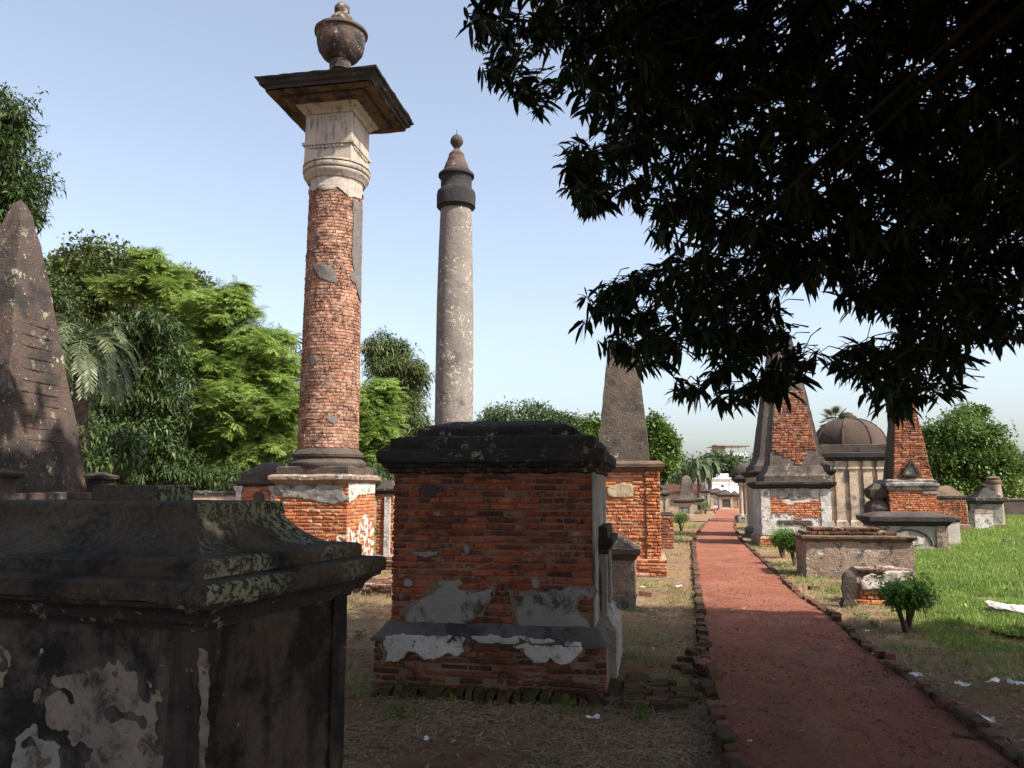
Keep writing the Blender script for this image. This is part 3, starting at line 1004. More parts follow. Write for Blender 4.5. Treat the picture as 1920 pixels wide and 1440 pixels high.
# right side: flaking render, wall tablet with black cap
m = MB(); m.loft(h - .004, h + .014, .004, D - .02, [(0, zb - .02), (0, zt)], .06, .004, 0, 2); m.build('side_render', M['plaster_side'], root)
zc0, zc1, zs0 = zat(1012, 7.9), zat(982, 7.9), zat(1135, 7.9)
m = MB(); m.loft(h + .0, h + .10, .45, 1.35, [(.0, zc0 - .09), (.0, zc0 - .05), (.035, zc0 - .01), (.05, zc0), (.05, zc0 + .055), (.0, zc0 + .06), (-.005, zc1 - .01), (-.02, zc1)], .2, .002, 0, 3); tb = m.build('wall_tablet', M['black'], root)
m = MB(); m.box(h + .016, h + .085, .48, .60, zs0, zc0 - .05); m.box(h + .016, h + .085, 1.20, 1.32, zs0, zc0 - .05); m.box(h + .016, h + .04, .60, 1.20, zs0, zc0 - .05); m.build('tablet_frame', M['plaster_side'], tb, 0)
m = MB(); m.loft(h + .0, h + .08, .42, 1.38, [(.0, zs0 + .02), (.03, zs0), (.05, zs0 - .06), (.09, zs0 - .1), (.09, .05)], .06, .005, .01, 4); m.build('tablet_base', M['plaster_side'], tb)

# brick apron along the front and a mossy brick pad at the right
ap = thing('brick_apron', 'row of upright mossy bricks half buried along the front of the central brick tomb', 'brick row', loc, PHI)
r = random.Random(5)
x = -h - .02
while x < h + .1:
    wd = r.uniform(.05, .085)
    o = link('brick', brick_mesh('A', .20, .065, .12, M['brick_moss'], r), ap)
    o.matrix_local = Matrix.Translation((x + wd / 2, -.30 + r.gauss(0, .015), .055 + r.gauss(0, .014))) @ Matrix.Rotation(r.gauss(0.1, .18), 4, 'Y') @ rotz(math.pi / 2 + r.gauss(0, .1)) @ Matrix.Rotation(-math.pi / 2 + r.gauss(0, .1), 4, 'X') @ Matrix.Diagonal((1, 1, wd / .068, 1))
    x += wd + .006
pd = thing('mossy_brick_pad', 'small pad of flat green mossy bricks on the ground right of the central tomb', 'brick pad', loc, PHI)
for row in range(11):
    y = -.42 + row * .088
    x = h + .24 + r.uniform(-.02, .02)
    for k in range(r.choice((2, 2, 3)) if row < 9 else 1):
        o = link('brick', brick_mesh('P', .19, .08, .11, M['brick_moss'], r), pd)
        zt_ = .058 + .004 * min(row, 5) + r.gauss(0, .009)
        L_ = r.uniform(.8, 1.15)
        o.matrix_local = Matrix.Translation((x + .095 * L_, y, zt_)) @ rotz(r.gauss(0, .05)) @ Matrix.Rotation(-math.pi / 2 + r.gauss(0, .07), 4, 'X') @ Matrix.Rotation(r.gauss(0, .05), 4, 'Y') @ Matrix.Diagonal((L_, 1, 1, 1))
        x += .2 * L_

# fallen bricks by the left kerb
fb = [(1285, 1240), (1300, 1228), (1312, 1250), (1272, 1255), (1322, 1292), (1290, 1262), (1308, 1268)]
where = ('the farthest but one', 'the farthest of the heap', 'beside the kerb', 'leftmost of the heap', 'nearest the camera', 'lying in the middle', 'tilted against the kerb')
for (px, py), wh in zip(fb, where):
    p = G(px, py)
    o = link('fallen_brick', brick_mesh('F', .2, .075, .11, M['brick_kerb'], r))
    o.location = (p.x, p.y, .045); o.scale = (r.uniform(.6, .95),) * 3; o.rotation_euler = (r.uniform(-1.9, -1.2), r.uniform(-.4, .4), r.uniform(0, 3))
    tag(o, 'loose mossy brick fallen beside the left kerb of the path, ' + wh, 'brick', 'bricks fallen beside the left kerb')

# ---------------------------------------------------------------- near dark tomb, lower left
phi = math.radians(-18.5)
c0 = Vector((-0.942, 2.5, 0))          # cornice corner
root = thing('dark_chest_tomb', 'nearest tomb at lower left, blackened plaster with stepped lichen-spotted lid', 'tomb', c0, phi)
LX, LY = 2.6, 1.18
zc = 1.364
I = .12
m = MB(); m.loft(-LX + I, -I, I, LY - I, [(-.02, -.05), (-.02, 1.24)], .08, .004, 0, 2); m.build('body', M['grime'], root)
m = MB(); m.loft(-I - .02, -I - .012, I + .1, LY - I - .1, [(0, .0), (0, 1.2)], .1, .002); m.build('side_panel', M['grime_dk'], root)
for (xa, xb, ya, yb) in ((-I - .115, -I, I, I + .105), (-I - .115, -I, LY - I - .11, LY - I), (-LX + I, -LX + I + .12, I, I + .1)):
    m = MB(); m.loft(xa, xb, ya, yb, [(.0, -.05), (.0, 1.2), (.012, 1.205), (.012, 1.23)], .05, .003, .006, 4); m.build('pilaster', M['grime_dk'], root)
m = MB(); m.loft(-LX, 0, 0, LY, [(-.11, 1.20), (-.10, 1.225), (-.07, 1.23), (-.065, 1.25), (-.04, 1.275), (-.015, 1.285), (-.012, 1.30)], .05, .003, .008, 5); m.build('bed_moulding', M['black'], root)
m = MB(); m.loft(-LX, 0, 0, LY, [(-.03, 1.298), (0, 1.302), (0.002, zc - .008), (-.01, zc), (-.12, zc + .012)], .045, .005, .012, 6); m.build('lid_slab', M['black_lich'], root)
prof = [(-.075, zc), (-.075, 1.418), (-.09, 1.43)]
for k in range(9):
    t = k / 8
    prof.append((-.15 - .175 * t, 1.432 + .128 * t ** 1.9))
prof += [(-.33, 1.565)]
m = MB(); m.loft(-LX, 0, 0, LY, prof, .045, .004, .008, 7); m.build('lid_cove', M['black_lich'], root)
m = MB(); m.loft(-LX, 0, 0, LY, [(-.32, 1.555), (-.32, 1.60), (-.33, 1.61), (-.37, 1.613)], .05, .004, .01, 8); m.build('lid_top', M['black_lich'], root)
bx0, bz = on_face(c0, phi, 170, 935, .52); bx1, _ = on_face(c0, phi, 292, 935, .52)
m = MB(); m.loft(bx0, bx1, .52, .74, [(0, 1.60), (0, zat(912, 3.25)), (-.012, zat(909, 3.25))], .04, .004, .012, 9); m.build('lid_block', M['black_lich'], root)
M['flake'] = weathered('pale_flaking_plaster', (0.23, 0.195, 0.17), (0.33, 0.245, 0.175), dark=(0.05, 0.042, 0.038), dthr=(0.45, 0.64), dsc=6,
                       spots=(0.05, 0.045, 0.04), spthr=(0.66, 0.70), spsc=40, bump=0.008)
M['flake2'] = weathered('grey_flaking_plaster', (0.33, 0.30, 0.275), (0.24, 0.215, 0.195), dark=(0.07, 0.06, 0.055), dthr=(0.5, 0.66), dsc=6, bump=0.008)
def nf(lst): return [on_face(c0, phi, x / 2.483, 860 + y / 2.483, I + .02) for x, y in lst]
nm_ = front_map(I + .02)
patch(root, 'plaster_flake', nf([(150, 1070), (300, 1000), (430, 985), (520, 935), (650, 980), (640, 1080), (745, 1100), (740, 1270), (660, 1320), (760, 1400), (770, 1500), (430, 1500), (415, 1350), (300, 1260), (170, 1180)]), M['flake'], nm_, .006, .004, .04, 2.0, 16.0, holes=(16, .30))
patch(root, 'plaster_flake', nf([(60, 1290), (150, 1235), (200, 1300), (290, 1320), (290, 1500), (60, 1500)]), M['flake2'], nm_, .006, .003, .03, 6.0, 18.0, holes=(20, .32))
patch(root, 'plaster_flake', nf([(-60, 900), (40, 880), (60, 960), (10, 1060), (-60, 1100)]), M['flake'], nm_, .006, .004, .03, 9.0, 18.0, holes=(20, .25))
patch(root, 'plaster_flake', [on_face(c0, phi, x / 2.483, 860 + y / 2.483, I) for x, y in ((930, 880), (968, 900), (975, 1000), (960, 1120), (968, 1250), (945, 1500), (925, 1500), (935, 1200), (930, 1050))], M['flake'], front_map(I), .005, .003, .010, 4.0, 30.0)
r = random.Random(8)
for (px, py) in ((622, 1041), (582, 1052)):
    p = G(px, py, zc + .01)
    o = link('brick_chip', brick_mesh('C', .03, .018, .02, M['brick_or'], r)); o.location = p; o.rotation_euler = (-1.4, .1, r.uniform(0, 3))
    tag(o, 'tiny orange brick chip lying on the lid of the nearest dark tomb, ' + ('farther one' if px == 622 else 'nearer one'), 'brick chip')

# ---------------------------------------------------------------- inscribed obelisk, far left
Yo = 8.2
pc = at(-6, 900, Yo); rootp = Vector((pc.x, Yo, 0))
root = thing('inscribed_obelisk', 'dark inscribed obelisk with rounded tip at the left edge', 'obelisk', rootp, PHI)
zo0, zo1 = zat(905, Yo), zat(376, Yo)
hb = .60
m = MB(); m.loft(-hb, hb, -hb, hb, [(0.0, zo0 - .1), (-.01, zo0 + .02), (-.185, zo0 + (zo1 - zo0) * .35), (-.357, zo0 + (zo1 - zo0) * .68), (-.42, zo1 - .60), (-.515, zo1 - .17), (-.56, zo1 - .05), (-.595, zo1)], .10, .010, .02, 3); m.build('shaft', M['obelisk_left'], root)
for k in range(14):
    t = .02 + k * .040
    z = zo0 + (zo1 - zo0) * t
    off_ = float(np.interp(t, [0, .35, .68], [-.01, -.185, -.357]))
    half = (hb + off_) * .60
    m = MB(); m.loft(hb + off_ - .03, hb + off_ + .004, -half, half * .85, [(0, z - .005), (.002, z + .004)], .05, .005, 0, k * 1.3); m.build('inscription_line', M['obelisk_left'], root, 60)
m = MB(); m.loft(-.78, .78, -.78, .78, [(0, -.05), (0, zo0 - .20), (.06, zo0 - .17), (.06, zo0 - .11), (-.02, zo0 - .10)], .12, .008, .02, 2); m.build('pedestal', M['obelisk_left'], root)
for (sx, sy) in ((-1, -1), (1, -1), (1, 1), (-1, 1)):
    cx, cy = sx * .68, sy * .68
    m = MB(); m.loft(cx - .09, cx + .09, cy - .09, cy + .09, [(0, zo0 - .12), (0, zo0 + .03), (.04, zo0 + .045), (.05, zo0 + .08), (.0, zo0 + .10), (-.06, zo0 + .12)], .05, .006, .01, sx); m.build('corner_block', M['soffit'] if sx < 0 else M['obelisk_left'], root)

# ---------------------------------------------------------------- tall brick column with urn
Yf = 15.3
loc, W = place(514, 652, 950, Yf)
root = thing('brick_column_monument', 'tall round brick column carrying a wide black cornice and an urn', 'column', loc, PHI)
h = W / 2
Yc = loc.y + h * math.cos(PHI)
cc = (0.0, h)
zp0, zp1 = zat(938, Yf), zat(905, Yf)      # plaster band bottom / cornice bottom
zpt = zat(873, Yf + .2)
m = MB(); m.box(-h + .014, h - .014, .014, W - .014, -.05, zp1 + .02); m.build('pedestal', M['mortar_lt'], root, 0)
brick_wall(root, wallM(W), W, .12, zp1 - .03, M['brick_or'], ch=.068, SL=.23, HL=.115, seed=41)
brick_wall(root, rightM(h), W, .12, zp1 - .03, M['brick_or'], ch=.068, SL=.23, HL=.115, seed=42)
m = MB(); m.loft(-h, h, 0, W, [(.12, -.05), (.12, .10), (.03, .14)], .15, .01, .02, 1); m.build('plinth', M['patchy'], root)
def px2(lst, sc, ox, oy, yl=0.0): return [on_face(loc, PHI, ox + x / sc, oy + y / sc, yl) for x, y in lst]
P1 = px2([(372, 1040), (900, 1040), (900, 1100), (945, 1140), (880, 1170), (820, 1183), (740, 1165), (640, 1150), (550, 1130), (470, 1125), (375, 1110)], 4, 420, 650)
patch(root, 'plaster_patch', P1, M['plaster'], front_map(0.0), .02, .025, .03, 2)
zz0 = zat(1000, Yf); zz1 = zat(925, Yf)
patch(root, 'plaster_patch', [(.0, zat(905, Yf)), (W * .98, zat(905, Yf)), (W * .95, zat(925, Yf)), (W * .3, zat(930, Yf)), (.02, zat(945, Yf))], M['plaster_w'], lambda x, z, d: (h + d, x, z), .02, .022, .05, 6)
patch(root, 'whitewash_patch', [(.02, .1), (W * .98, .1), (W * .98, zat(990, Yf)), (W * .6, zat(965, Yf)), (W * .3, zat(1000, Yf)), (.02, zat(985, Yf))], M['plaster_w'], lambda x, z, d: (h + d, x, z), .02, .012, .06, 9, holes=(9, -.02))
patch(root, 'whitewash_patch', [(-h + .3, .1), (h, .1), (h, zat(1000, Yf)), (h * .4, zat(1015, Yf)), (-h + .4, zat(1005, Yf))], M['plaster_w'], front_map(0.0), .02, .010, .06, 12, holes=(9, .05))
zq = zat(893, Yf)
m = MB(); m.loft(-h, h, 0, W, [(.0, zp1 - .03), (.02, zp1), (.06, zp1 + .04), (.10, zp1 + .06), (.105, zq), (.06, zq + .03), (.02, zq + .04)], .06, .012, .04, 4); m.build('pedestal_cornice', M['patchy'], root)
zb0 = zat(876, Yc)
m = MB(); m.loft(-h, h, 0, W, [(-.02, zq + .02), (-.02, zb0 - .02), (-.05, zb0)], .08, .012, .04, 6); m.build('column_plinth', M['brownblack'], root)
# base mouldings
s1 = lambda npx, py: npx * (Yc * CT + (zat(py, Yc) - EH) * ST) / F
def pr(lst, Y=None, front=.85):
    Y = Y or Yc
    out = []
    for npx, py in lst:
        rr_ = npx * (Y * CT + (zat(py, Y) - EH) * ST) / F
        out.append((rr_, zat(py, Y - rr_ * front)))
    return out
m = MB(); m.lathe(cc[0], cc[1], pr([(60, 878), (68, 877), (71, 872), (71, 867), (66, 862), (63, 860), (63, 857), (66, 856), (67, 851), (64, 847), (61, 844), (58, 842), (55, 840)]), 44, .010, 1); m.build('base_moulding', M['brownblack'], root)
z_s0, z_s1 = zat(842, Yc), zat(348, Yc)
r0, r1 = s1(56, 840), s1(48.5, 360)
m = MB(); m.lathe(cc[0], cc[1], [(r0 - .010, z_s0 - .05)] + [(r0 + (r1 - r0) * (t / 20) ** 1.15 - .010, z_s0 + (z_s1 - z_s0) * t / 20) for t in range(21)], 48, .004); sh = m.build('shaft', M['mortar_lt'], root)
def rad(z):
    t = (z - z_s0) / (z_s1 - z_s0)
    return r0 + (r1 - r0) * (t ** 1.15)
mb = MB(); r = random.Random(77)
n = int((z_s1 - z_s0) / .068); chh = (z_s1 - z_s0) / n
for i in range(n):
    z = z_s0 + (i + .5) * chh
    R_ = rad(z)
    a = r.uniform(0, 1)
    end = a + 2 * math.pi
    while a < end - .05:
        L_ = r.choice((.12, .12, .13, .22)) * r.uniform(.9, 1.1)
        da = min(L_ / R_, end - a)
        ac = a + da / 2
        vs_, fs_ = brick_shape(da * R_ - .010, chh - .010, .05, r, .005, .005)
        T = Matrix.Translation((cc[0], cc[1], z)) @ rotz(ac + math.pi / 2) @ Matrix.Translation((0, -R_ - r.gauss(0, .0035), 0)) @ Matrix.Rotation(r.gauss(0, .02), 4, 'Y')
        mb.add([T @ Vector(v) for v in vs_], fs_)
        a += da
o = mb.build('brickwork', M['brick_col'], root, 50); o['kind'] = 'stuff'
# scraps of render left on the shaft (angle measured from the camera side)
a_cam = math.atan2(-Yc, -(loc.x - h * math.sin(PHI))) - PHI
def shaft_map(x, z, d):
    R_ = rad(z) + d + .004
    a = a_cam + x / R_
    return (cc[0] + R_ * math.cos(a), cc[1] + R_ * math.sin(a), z)
def scol(px, py):
    """picture point -> (arc, z) on the shaft"""
    z = zat(py, Yc - .4)
    dep = (Yc - .45) * CT + (z - EH) * ST
    axis = proj((loc.x - h * math.sin(PHI), Yc, z))[0]
    d = max(-.97, min(.97, (px - axis) * dep / F / rad(z)))
    return (math.asin(d) * rad(z), z)
for i, (lst, mt) in enumerate((
        ([(588, 498), (606, 499), (622, 505), (633, 522), (630, 534), (616, 532), (600, 525), (590, 512)], 'plaster_dkgrey'),
        ([(660, 372), (676, 372), (678, 400), (678, 480), (678, 560), (670, 545), (666, 530), (655, 525), (656, 515), (664, 505), (658, 480), (660, 440), (662, 410)], 'plaster_dkgrey'),
        ([(590, 440), (598, 437), (602, 447), (594, 450)], 'plaster_dkgrey'),
        ([(582, 670), (594, 668), (596, 680), (588, 688), (580, 684)], 'plaster_dkgrey'),
        ([(610, 782), (632, 780), (634, 792), (626, 799), (614, 790)], 'plaster_dkgrey'),
        ([(586, 822), (594, 818), (598, 824), (592, 828)], 'plaster_dkgrey'),
        ([(642, 758), (652, 755), (652, 763), (645, 764)], 'plaster_dkgrey'),
        ([(582, 334), (684, 334), (676, 366), (662, 366), (655, 372), (645, 365), (634, 356), (612, 362), (598, 356), (586, 360)], 'plaster_cap'))):
    if mt == 'plaster_dkgrey' and mt not in M:
        M[mt] = weathered('dark_grey_render', (0.155, 0.14, 0.13), (0.11, 0.10, 0.095), spots=(0.3, 0.26, 0.22), spthr=(.69, .72), bump=.012)
    patch(root, 'render_patch', [scol(*p) for p in lst], M[mt], shaft_map, .02, .022, .025, 3.0 * i)
# capital
zt2 = zat(296, Yc)
m = MB(); m.lathe(cc[0], cc[1], pr([(46, 354), (50.5, 351), (51, 348), (50.5, 345), (48, 343.5), (47.5, 339), (48, 335.5), (51, 334), (51, 331.5), (53, 330.5), (55, 326), (58.5, 320), (60, 317), (60, 315), (57.5, 314), (57.5, 312.5), (60.5, 311), (62, 308), (62, 304), (59, 302.5), (59, 301), (62, 300), (62, 297)]), 56, .005, 4); cp = m.build('capital', M['plaster_cap'], root)
hbk = .515
za, zbq, zcq, zd = zat(298, Yc - .5), zat(272, Yc - .5), zat(266, Yc - .5), zat(212, Yc - .5)
m = MB(); m.loft(-hbk, hbk, cc[1] - hbk, cc[1] + hbk, [(.0, za - .05), (.0, zbq), (.04, zbq + .015), (.045, zcq), (.0, zcq + .02), (-.01, zd)], .07, .005, .01, 5); blk = m.build('frieze_block', M['plaster_cap'], root)
for face in (0, 1):
    for k in range(9):
        t = -.36 + k * .085
        m = MB()
        if face == 0: m.box(t - .026, t + .026, cc[1] - hbk - .030, cc[1] - hbk + .01, zbq - .055, zbq - .008)
        else: m.box(hbk - .01, hbk + .030, cc[1] + t - .026, cc[1] + t + .026, zbq - .055, zbq - .008)
        m.build('frieze_drop', M['plaster_cap'], blk)
# wide cornice
hc = 1.30
Yn = Yc - hc * math.cos(PHI) + hc * math.sin(PHI)
zk = zat(121, Yn)
b0, b1 = cc[1] - hbk, cc[1] + hbk
M['soffit_dk'] = weathered('dark_soffit', (0.085, 0.062, 0.048), (0.13, 0.088, 0.06), dark=(0.03, 0.028, 0.029), dthr=(0.46, 0.58), dsc=2.6, spots=(0.25, 0.21, 0.17), spthr=(.69, .72), bump=.014)  # darker brown for the underside of the cornice
m = MB(); m.loft(-hbk, hbk, b0, b1, [(-.01, zd - .02), (.03, zd), (.035, zd + .03), (.05, zd + .05), (.09, zd + .09), (.12, zd + .10), (.125, zd + .13), (.15, zd + .14), (.155, zd + .17)], .08, .006, .012, 6); m.build('cornice_cove', M['plaster_cap'], root)
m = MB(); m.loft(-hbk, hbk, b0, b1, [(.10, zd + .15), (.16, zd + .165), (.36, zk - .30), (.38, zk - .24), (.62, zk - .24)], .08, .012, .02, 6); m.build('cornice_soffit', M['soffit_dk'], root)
m = MB(); m.loft(-hbk, hbk, b0, b1, [(.34, zk - .262), (.40, zk - .27), (.40, zk - .205), (.60, zk - .20), (.625, zk - .21), (.64, zk - .15), (.70, zk - .12), (.72, zk - .06), (.775, zk - .03), (.785, zk), (.72, zk + .02), (.2, zk + .05)], .05, .022, .05, 7, 9); m.build('cornice_slab', M['cornice'], root)
ur = thing('stone_urn', 'dark stucco urn with stepped lid on top of the tall brick column', 'urn', loc, PHI)
zu = zk + .05
up_ = pr(front=.55, lst=[(19, 128), (20, 118), (20, 112), (16, 111), (22, 108), (33, 98), (41, 84), (44, 70), (44.5, 60), (45, 54), (49, 50), (49, 46), (45, 44), (36, 44), (24, 43)])
up_ = [(a, max(b_, zu - .03)) for a, b_ in up_]
m = MB(); m.lathe(cc[0], cc[1], up_, 40, .007, 3, 6); m.build('bowl', M['urn'], ur)
m = MB(); m.lathe(cc[0], cc[1], pr(front=.9, lst=[(22, 41), (22.5, 30), (21, 26), (18, 23), (12, 21)]), 32, .010, 2, 7); m.build('lid', M['urn'], ur)
m = MB(); m.lathe(cc[0], cc[1], pr(front=.9, lst=[(10, 25), (13.5, 19), (14, 12), (13.5, 7), (9, 4), (3, 3)]), 24, .014, 5, 9); m.build('finial', M['urn'], ur)

# ---------------------------------------------------------------- plain grey column
Y2 = 19.5
pc = at(851, 800, Y2)
root = thing('grey_column_monument', 'slender pale-flecked grey plaster column with dark ringed cap and ball finial', 'column', (pc.x, Y2, 0), PHI)
m = MB(); m.loft(-.95, .95, -.95, .95, [(0, -.05), (0, 1.5), (.1, 1.55), (.1, 1.65), (-.1, 1.7)], .2, .01, .02, 1); m.build('pedestal', M['brownblack'], root)
P_ = lambda l: pr(l, Y2)
m = MB(); m.lathe(0, 0, [(.62, 1.68), (.62, 1.8), (.52, 1.9)] + P_([(36, 830), (35.5, 700), (34, 560), (31.5, 450), (29, 385)]), 44, .006, 2); m.build('shaft', M['shaft_grey'], root)
m = MB(); m.lathe(0, 0, P_([(28, 387), (31, 385), (32, 381), (36, 378), (36.5, 356), (35, 349), (31, 347), (29, 345), (29, 328), (30, 324), (33.5, 321), (33.5, 317), (29, 314), (24, 312)]), 40, .004, 3); m.build('cap_drum', M['cornice'], root)
m = MB(); m.lathe(0, 0, P_([(24.5, 314), (24, 310), (21, 302), (17, 295), (16, 291), (14.5, 288), (14.5, 285), (9, 281), (6, 279)]), 32, .004, 4); m.build('cap_cone', M['urn'], root)
m = MB(); m.lathe(0, 0, P_([(5, 281), (4.5, 277), (8, 271), (11.5, 265), (12.5, 262), (11, 256), (7, 252.5), (2, 251)]), 28, .003, 5); m.lathe(0, 0, P_([(.8, 252), (.6, 243)]), 6, 0); m.build('ball_finial', M['brownblack'], root)

# ---------------------------------------------------------------- low tombs left
def chest(name, label, pl, pr_, py, Y, depth, ztop, mats, plinth=.1, cor=.09, corh=.12, roof=(), phi=PHI, seed=1, cat='tomb', base_h=.2):
    """plain chest tomb: plinth, body, moulded cornice, roof tiers (inset, height)"""
    loc, W = place(pl, pr_, py, Y, phi)
    root = thing(name, label, cat, loc, phi)
    h = W / 2
    m = MB(); m.loft(-h, h, 0, depth, [(plinth, -.06), (plinth, base_h - .03), (.02, base_h + .01)], .14, .010, .03, seed); m.build('plinth', M[mats[3] if len(mats) > 3 else mats[0]], root)
    m = MB(); m.loft(-h, h, 0, depth, [(0, base_h - .03), (0, ztop + .01)], .12, .008, .02, seed + 1); m.build('body', M[mats[0]], root)
    m = MB(); m.loft(-h, h, 0, depth, [(-.01, ztop - .02), (.02, ztop), (cor * .55, ztop + corh * .35), (cor, ztop + corh * .5), (cor, ztop + corh * .92), (cor - .03, ztop + corh)], .07, .010, .03, seed + 2); m.build('cornice', M[mats[1]], root)
    z = ztop + corh
    if roof:
        m = MB()
        pf = [(cor - .06, z - .03)]
        for ins, dz in roof:
            z += dz; pf.append((-ins, z))
        m.loft(-h, h, 0, depth, pf, .10, .010, .02, seed + 3); m.build('roof', M[mats[2]], root)
    return root, loc, W


root, loc, W = chest('domed_tomb', 'small low-domed tomb with plaster pilasters left of the brick column pedestal', 446, 518, 930, 17.0, 1.0, zat(912, 17), ('mortar_lt', 'brownblack', 'brownblack', 'patchy'), roof=((.02, .04), (.03, .12), (.1, .02)))
h = W / 2
brick_wall(root, wallM(W, y=-.012), W, .25, zat(916, 17), M['brick_or'], ch=.068, seed=51)
for x in (-h - .02, h - .10):
    m = MB(); m.loft(x, x + .12, -.05, .05, [(0, .1), (0, zat(922, 17)), (.03, zat(918, 17)), (.04, zat(911, 17))], .06, .006); m.build('pilaster', M['plaster_w'], root)
m = MB(); m.lathe(0.05, .5, [(.46, zat(889, 17)), (.44, zat(882, 17)), (.36, zat(873, 17)), (.2, zat(867, 17)), (.03, zat(865, 17))], 32, .008); m.build('dome', M['brownblack'], root)
m = MB(); m.lathe(0, 0, [(.12, -.03), (.12, .0)], 20, 0); nb_ = m.build('niche_shade', M['brownblack'], root); nb_.matrix_local = Matrix.Translation((.05, -.035, zat(932, 17))) @ Matrix.Rotation(math.pi / 2, 4, 'X')  # raised dark disc; the shade of a recess is put into its colour

chest('pilastered_tomb', 'small ruined brick tomb with white pilaster behind the brick column, left of central tomb', 706, 738, 960, 18.6, 1.2, zat(925, 18.6), ('brick_tmp', 'black', 'black', 'patchy') if False else ('mortar_lt', 'black', 'brownblack', 'patchy'), roof=((.05, .08), (.1, .1)), seed=4)
for o in [o for o in bpy.data.objects if o.name.startswith('pilastered_tomb')]:
    l2, W2 = place(706, 738, 960, 18.6)
    brick_wall(o, wallM(W2, y=-.012), W2, .25, zat(930, 18.6), M['brick_or'], ch=.068, seed=52)
    m = MB(); m.loft(.0, .14, -.06, .04, [(0, .1), (0, zat(932, 18.6))], .08, .008); m.build('pilaster', M['plaster_w'], o)

def slab_bricks(name, label, pl, pr_, py, Y, dep, hgt, seed, phi=PHI):
    loc, W = place(pl, pr_, py, Y, phi)
    root = thing(name, label, 'grave slab', loc, phi)
    m = MB(); m.loft(-W / 2 + .02, W / 2 - .02, .02, dep - .02, [(0, -.05), (0, hgt - .01), (-.05, hgt)], .1, .012, .02, seed); m.build('core', M['patchy'], root)
    brick_wall(root, wallM(W), W, .0, hgt - .01, M['brick_kerb'], ch=.07, SL=.23, HL=.12, seed=seed, out=.012, tilt=.03)
    r = random.Random(seed)
    y = .05
    while y < dep - .05:
        x = -W / 2
        while x < W / 2 - .05:
            L_ = r.uniform(.17, .25)
            if r.random() < .86:
                o = link('brick', brick_mesh('S2', .22, .11, .05, M['brick_kerb'], r), root)
                o.matrix_local = Matrix.Translation((x + L_ / 2, y + .06, hgt + r.gauss(.012, .006))) @ Matrix.Rotation(-math.pi / 2, 4, 'X') @ Matrix.Diagonal((L_ / .225, 1, 1, 1))
            x += L_
        y += .125
    return root
slab_bricks('brick_grave_slab', 'low brick grave slab in shade left of the central tomb', 600, 735, 1100, 12.9, .75, .2, 61)
slab_bricks('brick_grave_slab', 'low sunlit brick grave slab at the foot of the column pedestal', 665, 742, 1050, 17.2, .6, .2, 62)

# boundary wall far left with coping
pa, pb = at(-200, 930, 25), at(470, 930, 24)
dd = pb - pa; a_ = math.atan2(dd.y, dd.x)
root = thing('boundary_wall', 'low grey cemetery wall with slab coping in front of the trees at left', 'wall', (pa.x, pa.y, 0), a_)
LW = dd.length
zw = zat(921, 24.3)
m = MB(); m.loft(0, LW, 0, .28, [(0, -.05), (0, zw - .12)], .3, .012, .02, 2); m.build('body', M['plaster_tan'], root)
x = 0
r = random.Random(4)
while x < LW - .1:
    L_ = r.uniform(.5, .7)
    m = MB(); m.loft(x + .01, x + L_ - .01, -.04, .32, [(0, zw - .12), (.0, zw - .04), (-.10, zw + r.uniform(-.01, .02))], .15, .008, .02, x); m.build('coping_stone', M['black'], root)
    x += L_

# ---------------------------------------------------------------- brown obelisk behind the central tomb
Y3 = 15.9
loc, W = place(1096, 1240, 1000, Y3)
root = thing('brick_obelisk_tomb', 'blunt brown obelisk on a bright orange brick pedestal behind the central tomb', 'obelisk', loc, PHI)
h = W / 2
zt = zat(884, Y3)
m = MB(); m.box(-h + .014, h - .01, .014, W - .014, -.05, zt + .02); m.build('pedestal', M['mortar_lt'], root, 0)
brick_wall(root, wallM(W - .30, x0=-h), W - .30, .33, zt, M['brick_or'], ch=.066, SL=.22, HL=.11, seed=71, keep=lambda x, z: x > W * .28)
brick_wall(root, wallM(.29, x0=h - .29, y=-.03), .29, .33, zt, M['brick_or'], ch=.066, SL=.22, HL=.11, seed=72)
brick_wall(root, wallM(W + .2, y=-.10), W + .2, 0.02, .34, M['brick_or'], ch=.066, SL=.22, HL=.11, seed=73, keep=lambda x, z: x > W * .4)
m = MB(); m.loft(-h, h, 0, W, [(.085, -.05), (.085, .32), (.0, .345)], .15, .005); m.build('plinth', M['mortar_lt'], root)
Q = [on_face(loc, PHI, 1080 + x / 3.79, 620 + y / 3.79) for x, y in ((225, 1120), (290, 1085), (400, 1085), (410, 1130), (400, 1175), (350, 1185), (230, 1175))]
M['plaster_sand'] = weathered('sandy_plaster', (0.42, 0.34, 0.24), (0.36, 0.28, 0.19), dark=(.22, .16, .11), dthr=(.6, .7), bump=.01)
patch(root, 'plaster_patch', Q, M['plaster_sand'], front_map(0.0), .02, .02, .03, 4)
zc_ = zat(866, Y3)
m = MB(); m.loft(-h, h, 0, W, [(0, zt - .02), (.03, zt), (.05, zt + .06), (.1, zt + .09), (.105, zc_ - .04), (.06, zc_ - .02), (.0, zc_ + .02)], .08, .008, .02, 3); m.build('cornice', M['soffit'], root)
xo0 = on_face(loc, PHI, 1120, 862, .15)[0]; xo1 = on_face(loc, PHI, 1219, 862, .15)[0]
zt0, ztop = zat(865, Y3), zat(640, Y3)
m = MB(); m.loft(xo0, xo1, .15, .15 + (xo1 - xo0), [(0, zt0 - .05), (-.01, zt0 + .05), (-.075, zt0 + (ztop - zt0) * .35), (-.16, zt0 + (ztop - zt0) * .7), (-.23, ztop - .12), (-.30, ztop - .02), (-.42, ztop + .05)], .10, .012, .02, 8); m.build('shaft', M['obelisk_dk'], root)

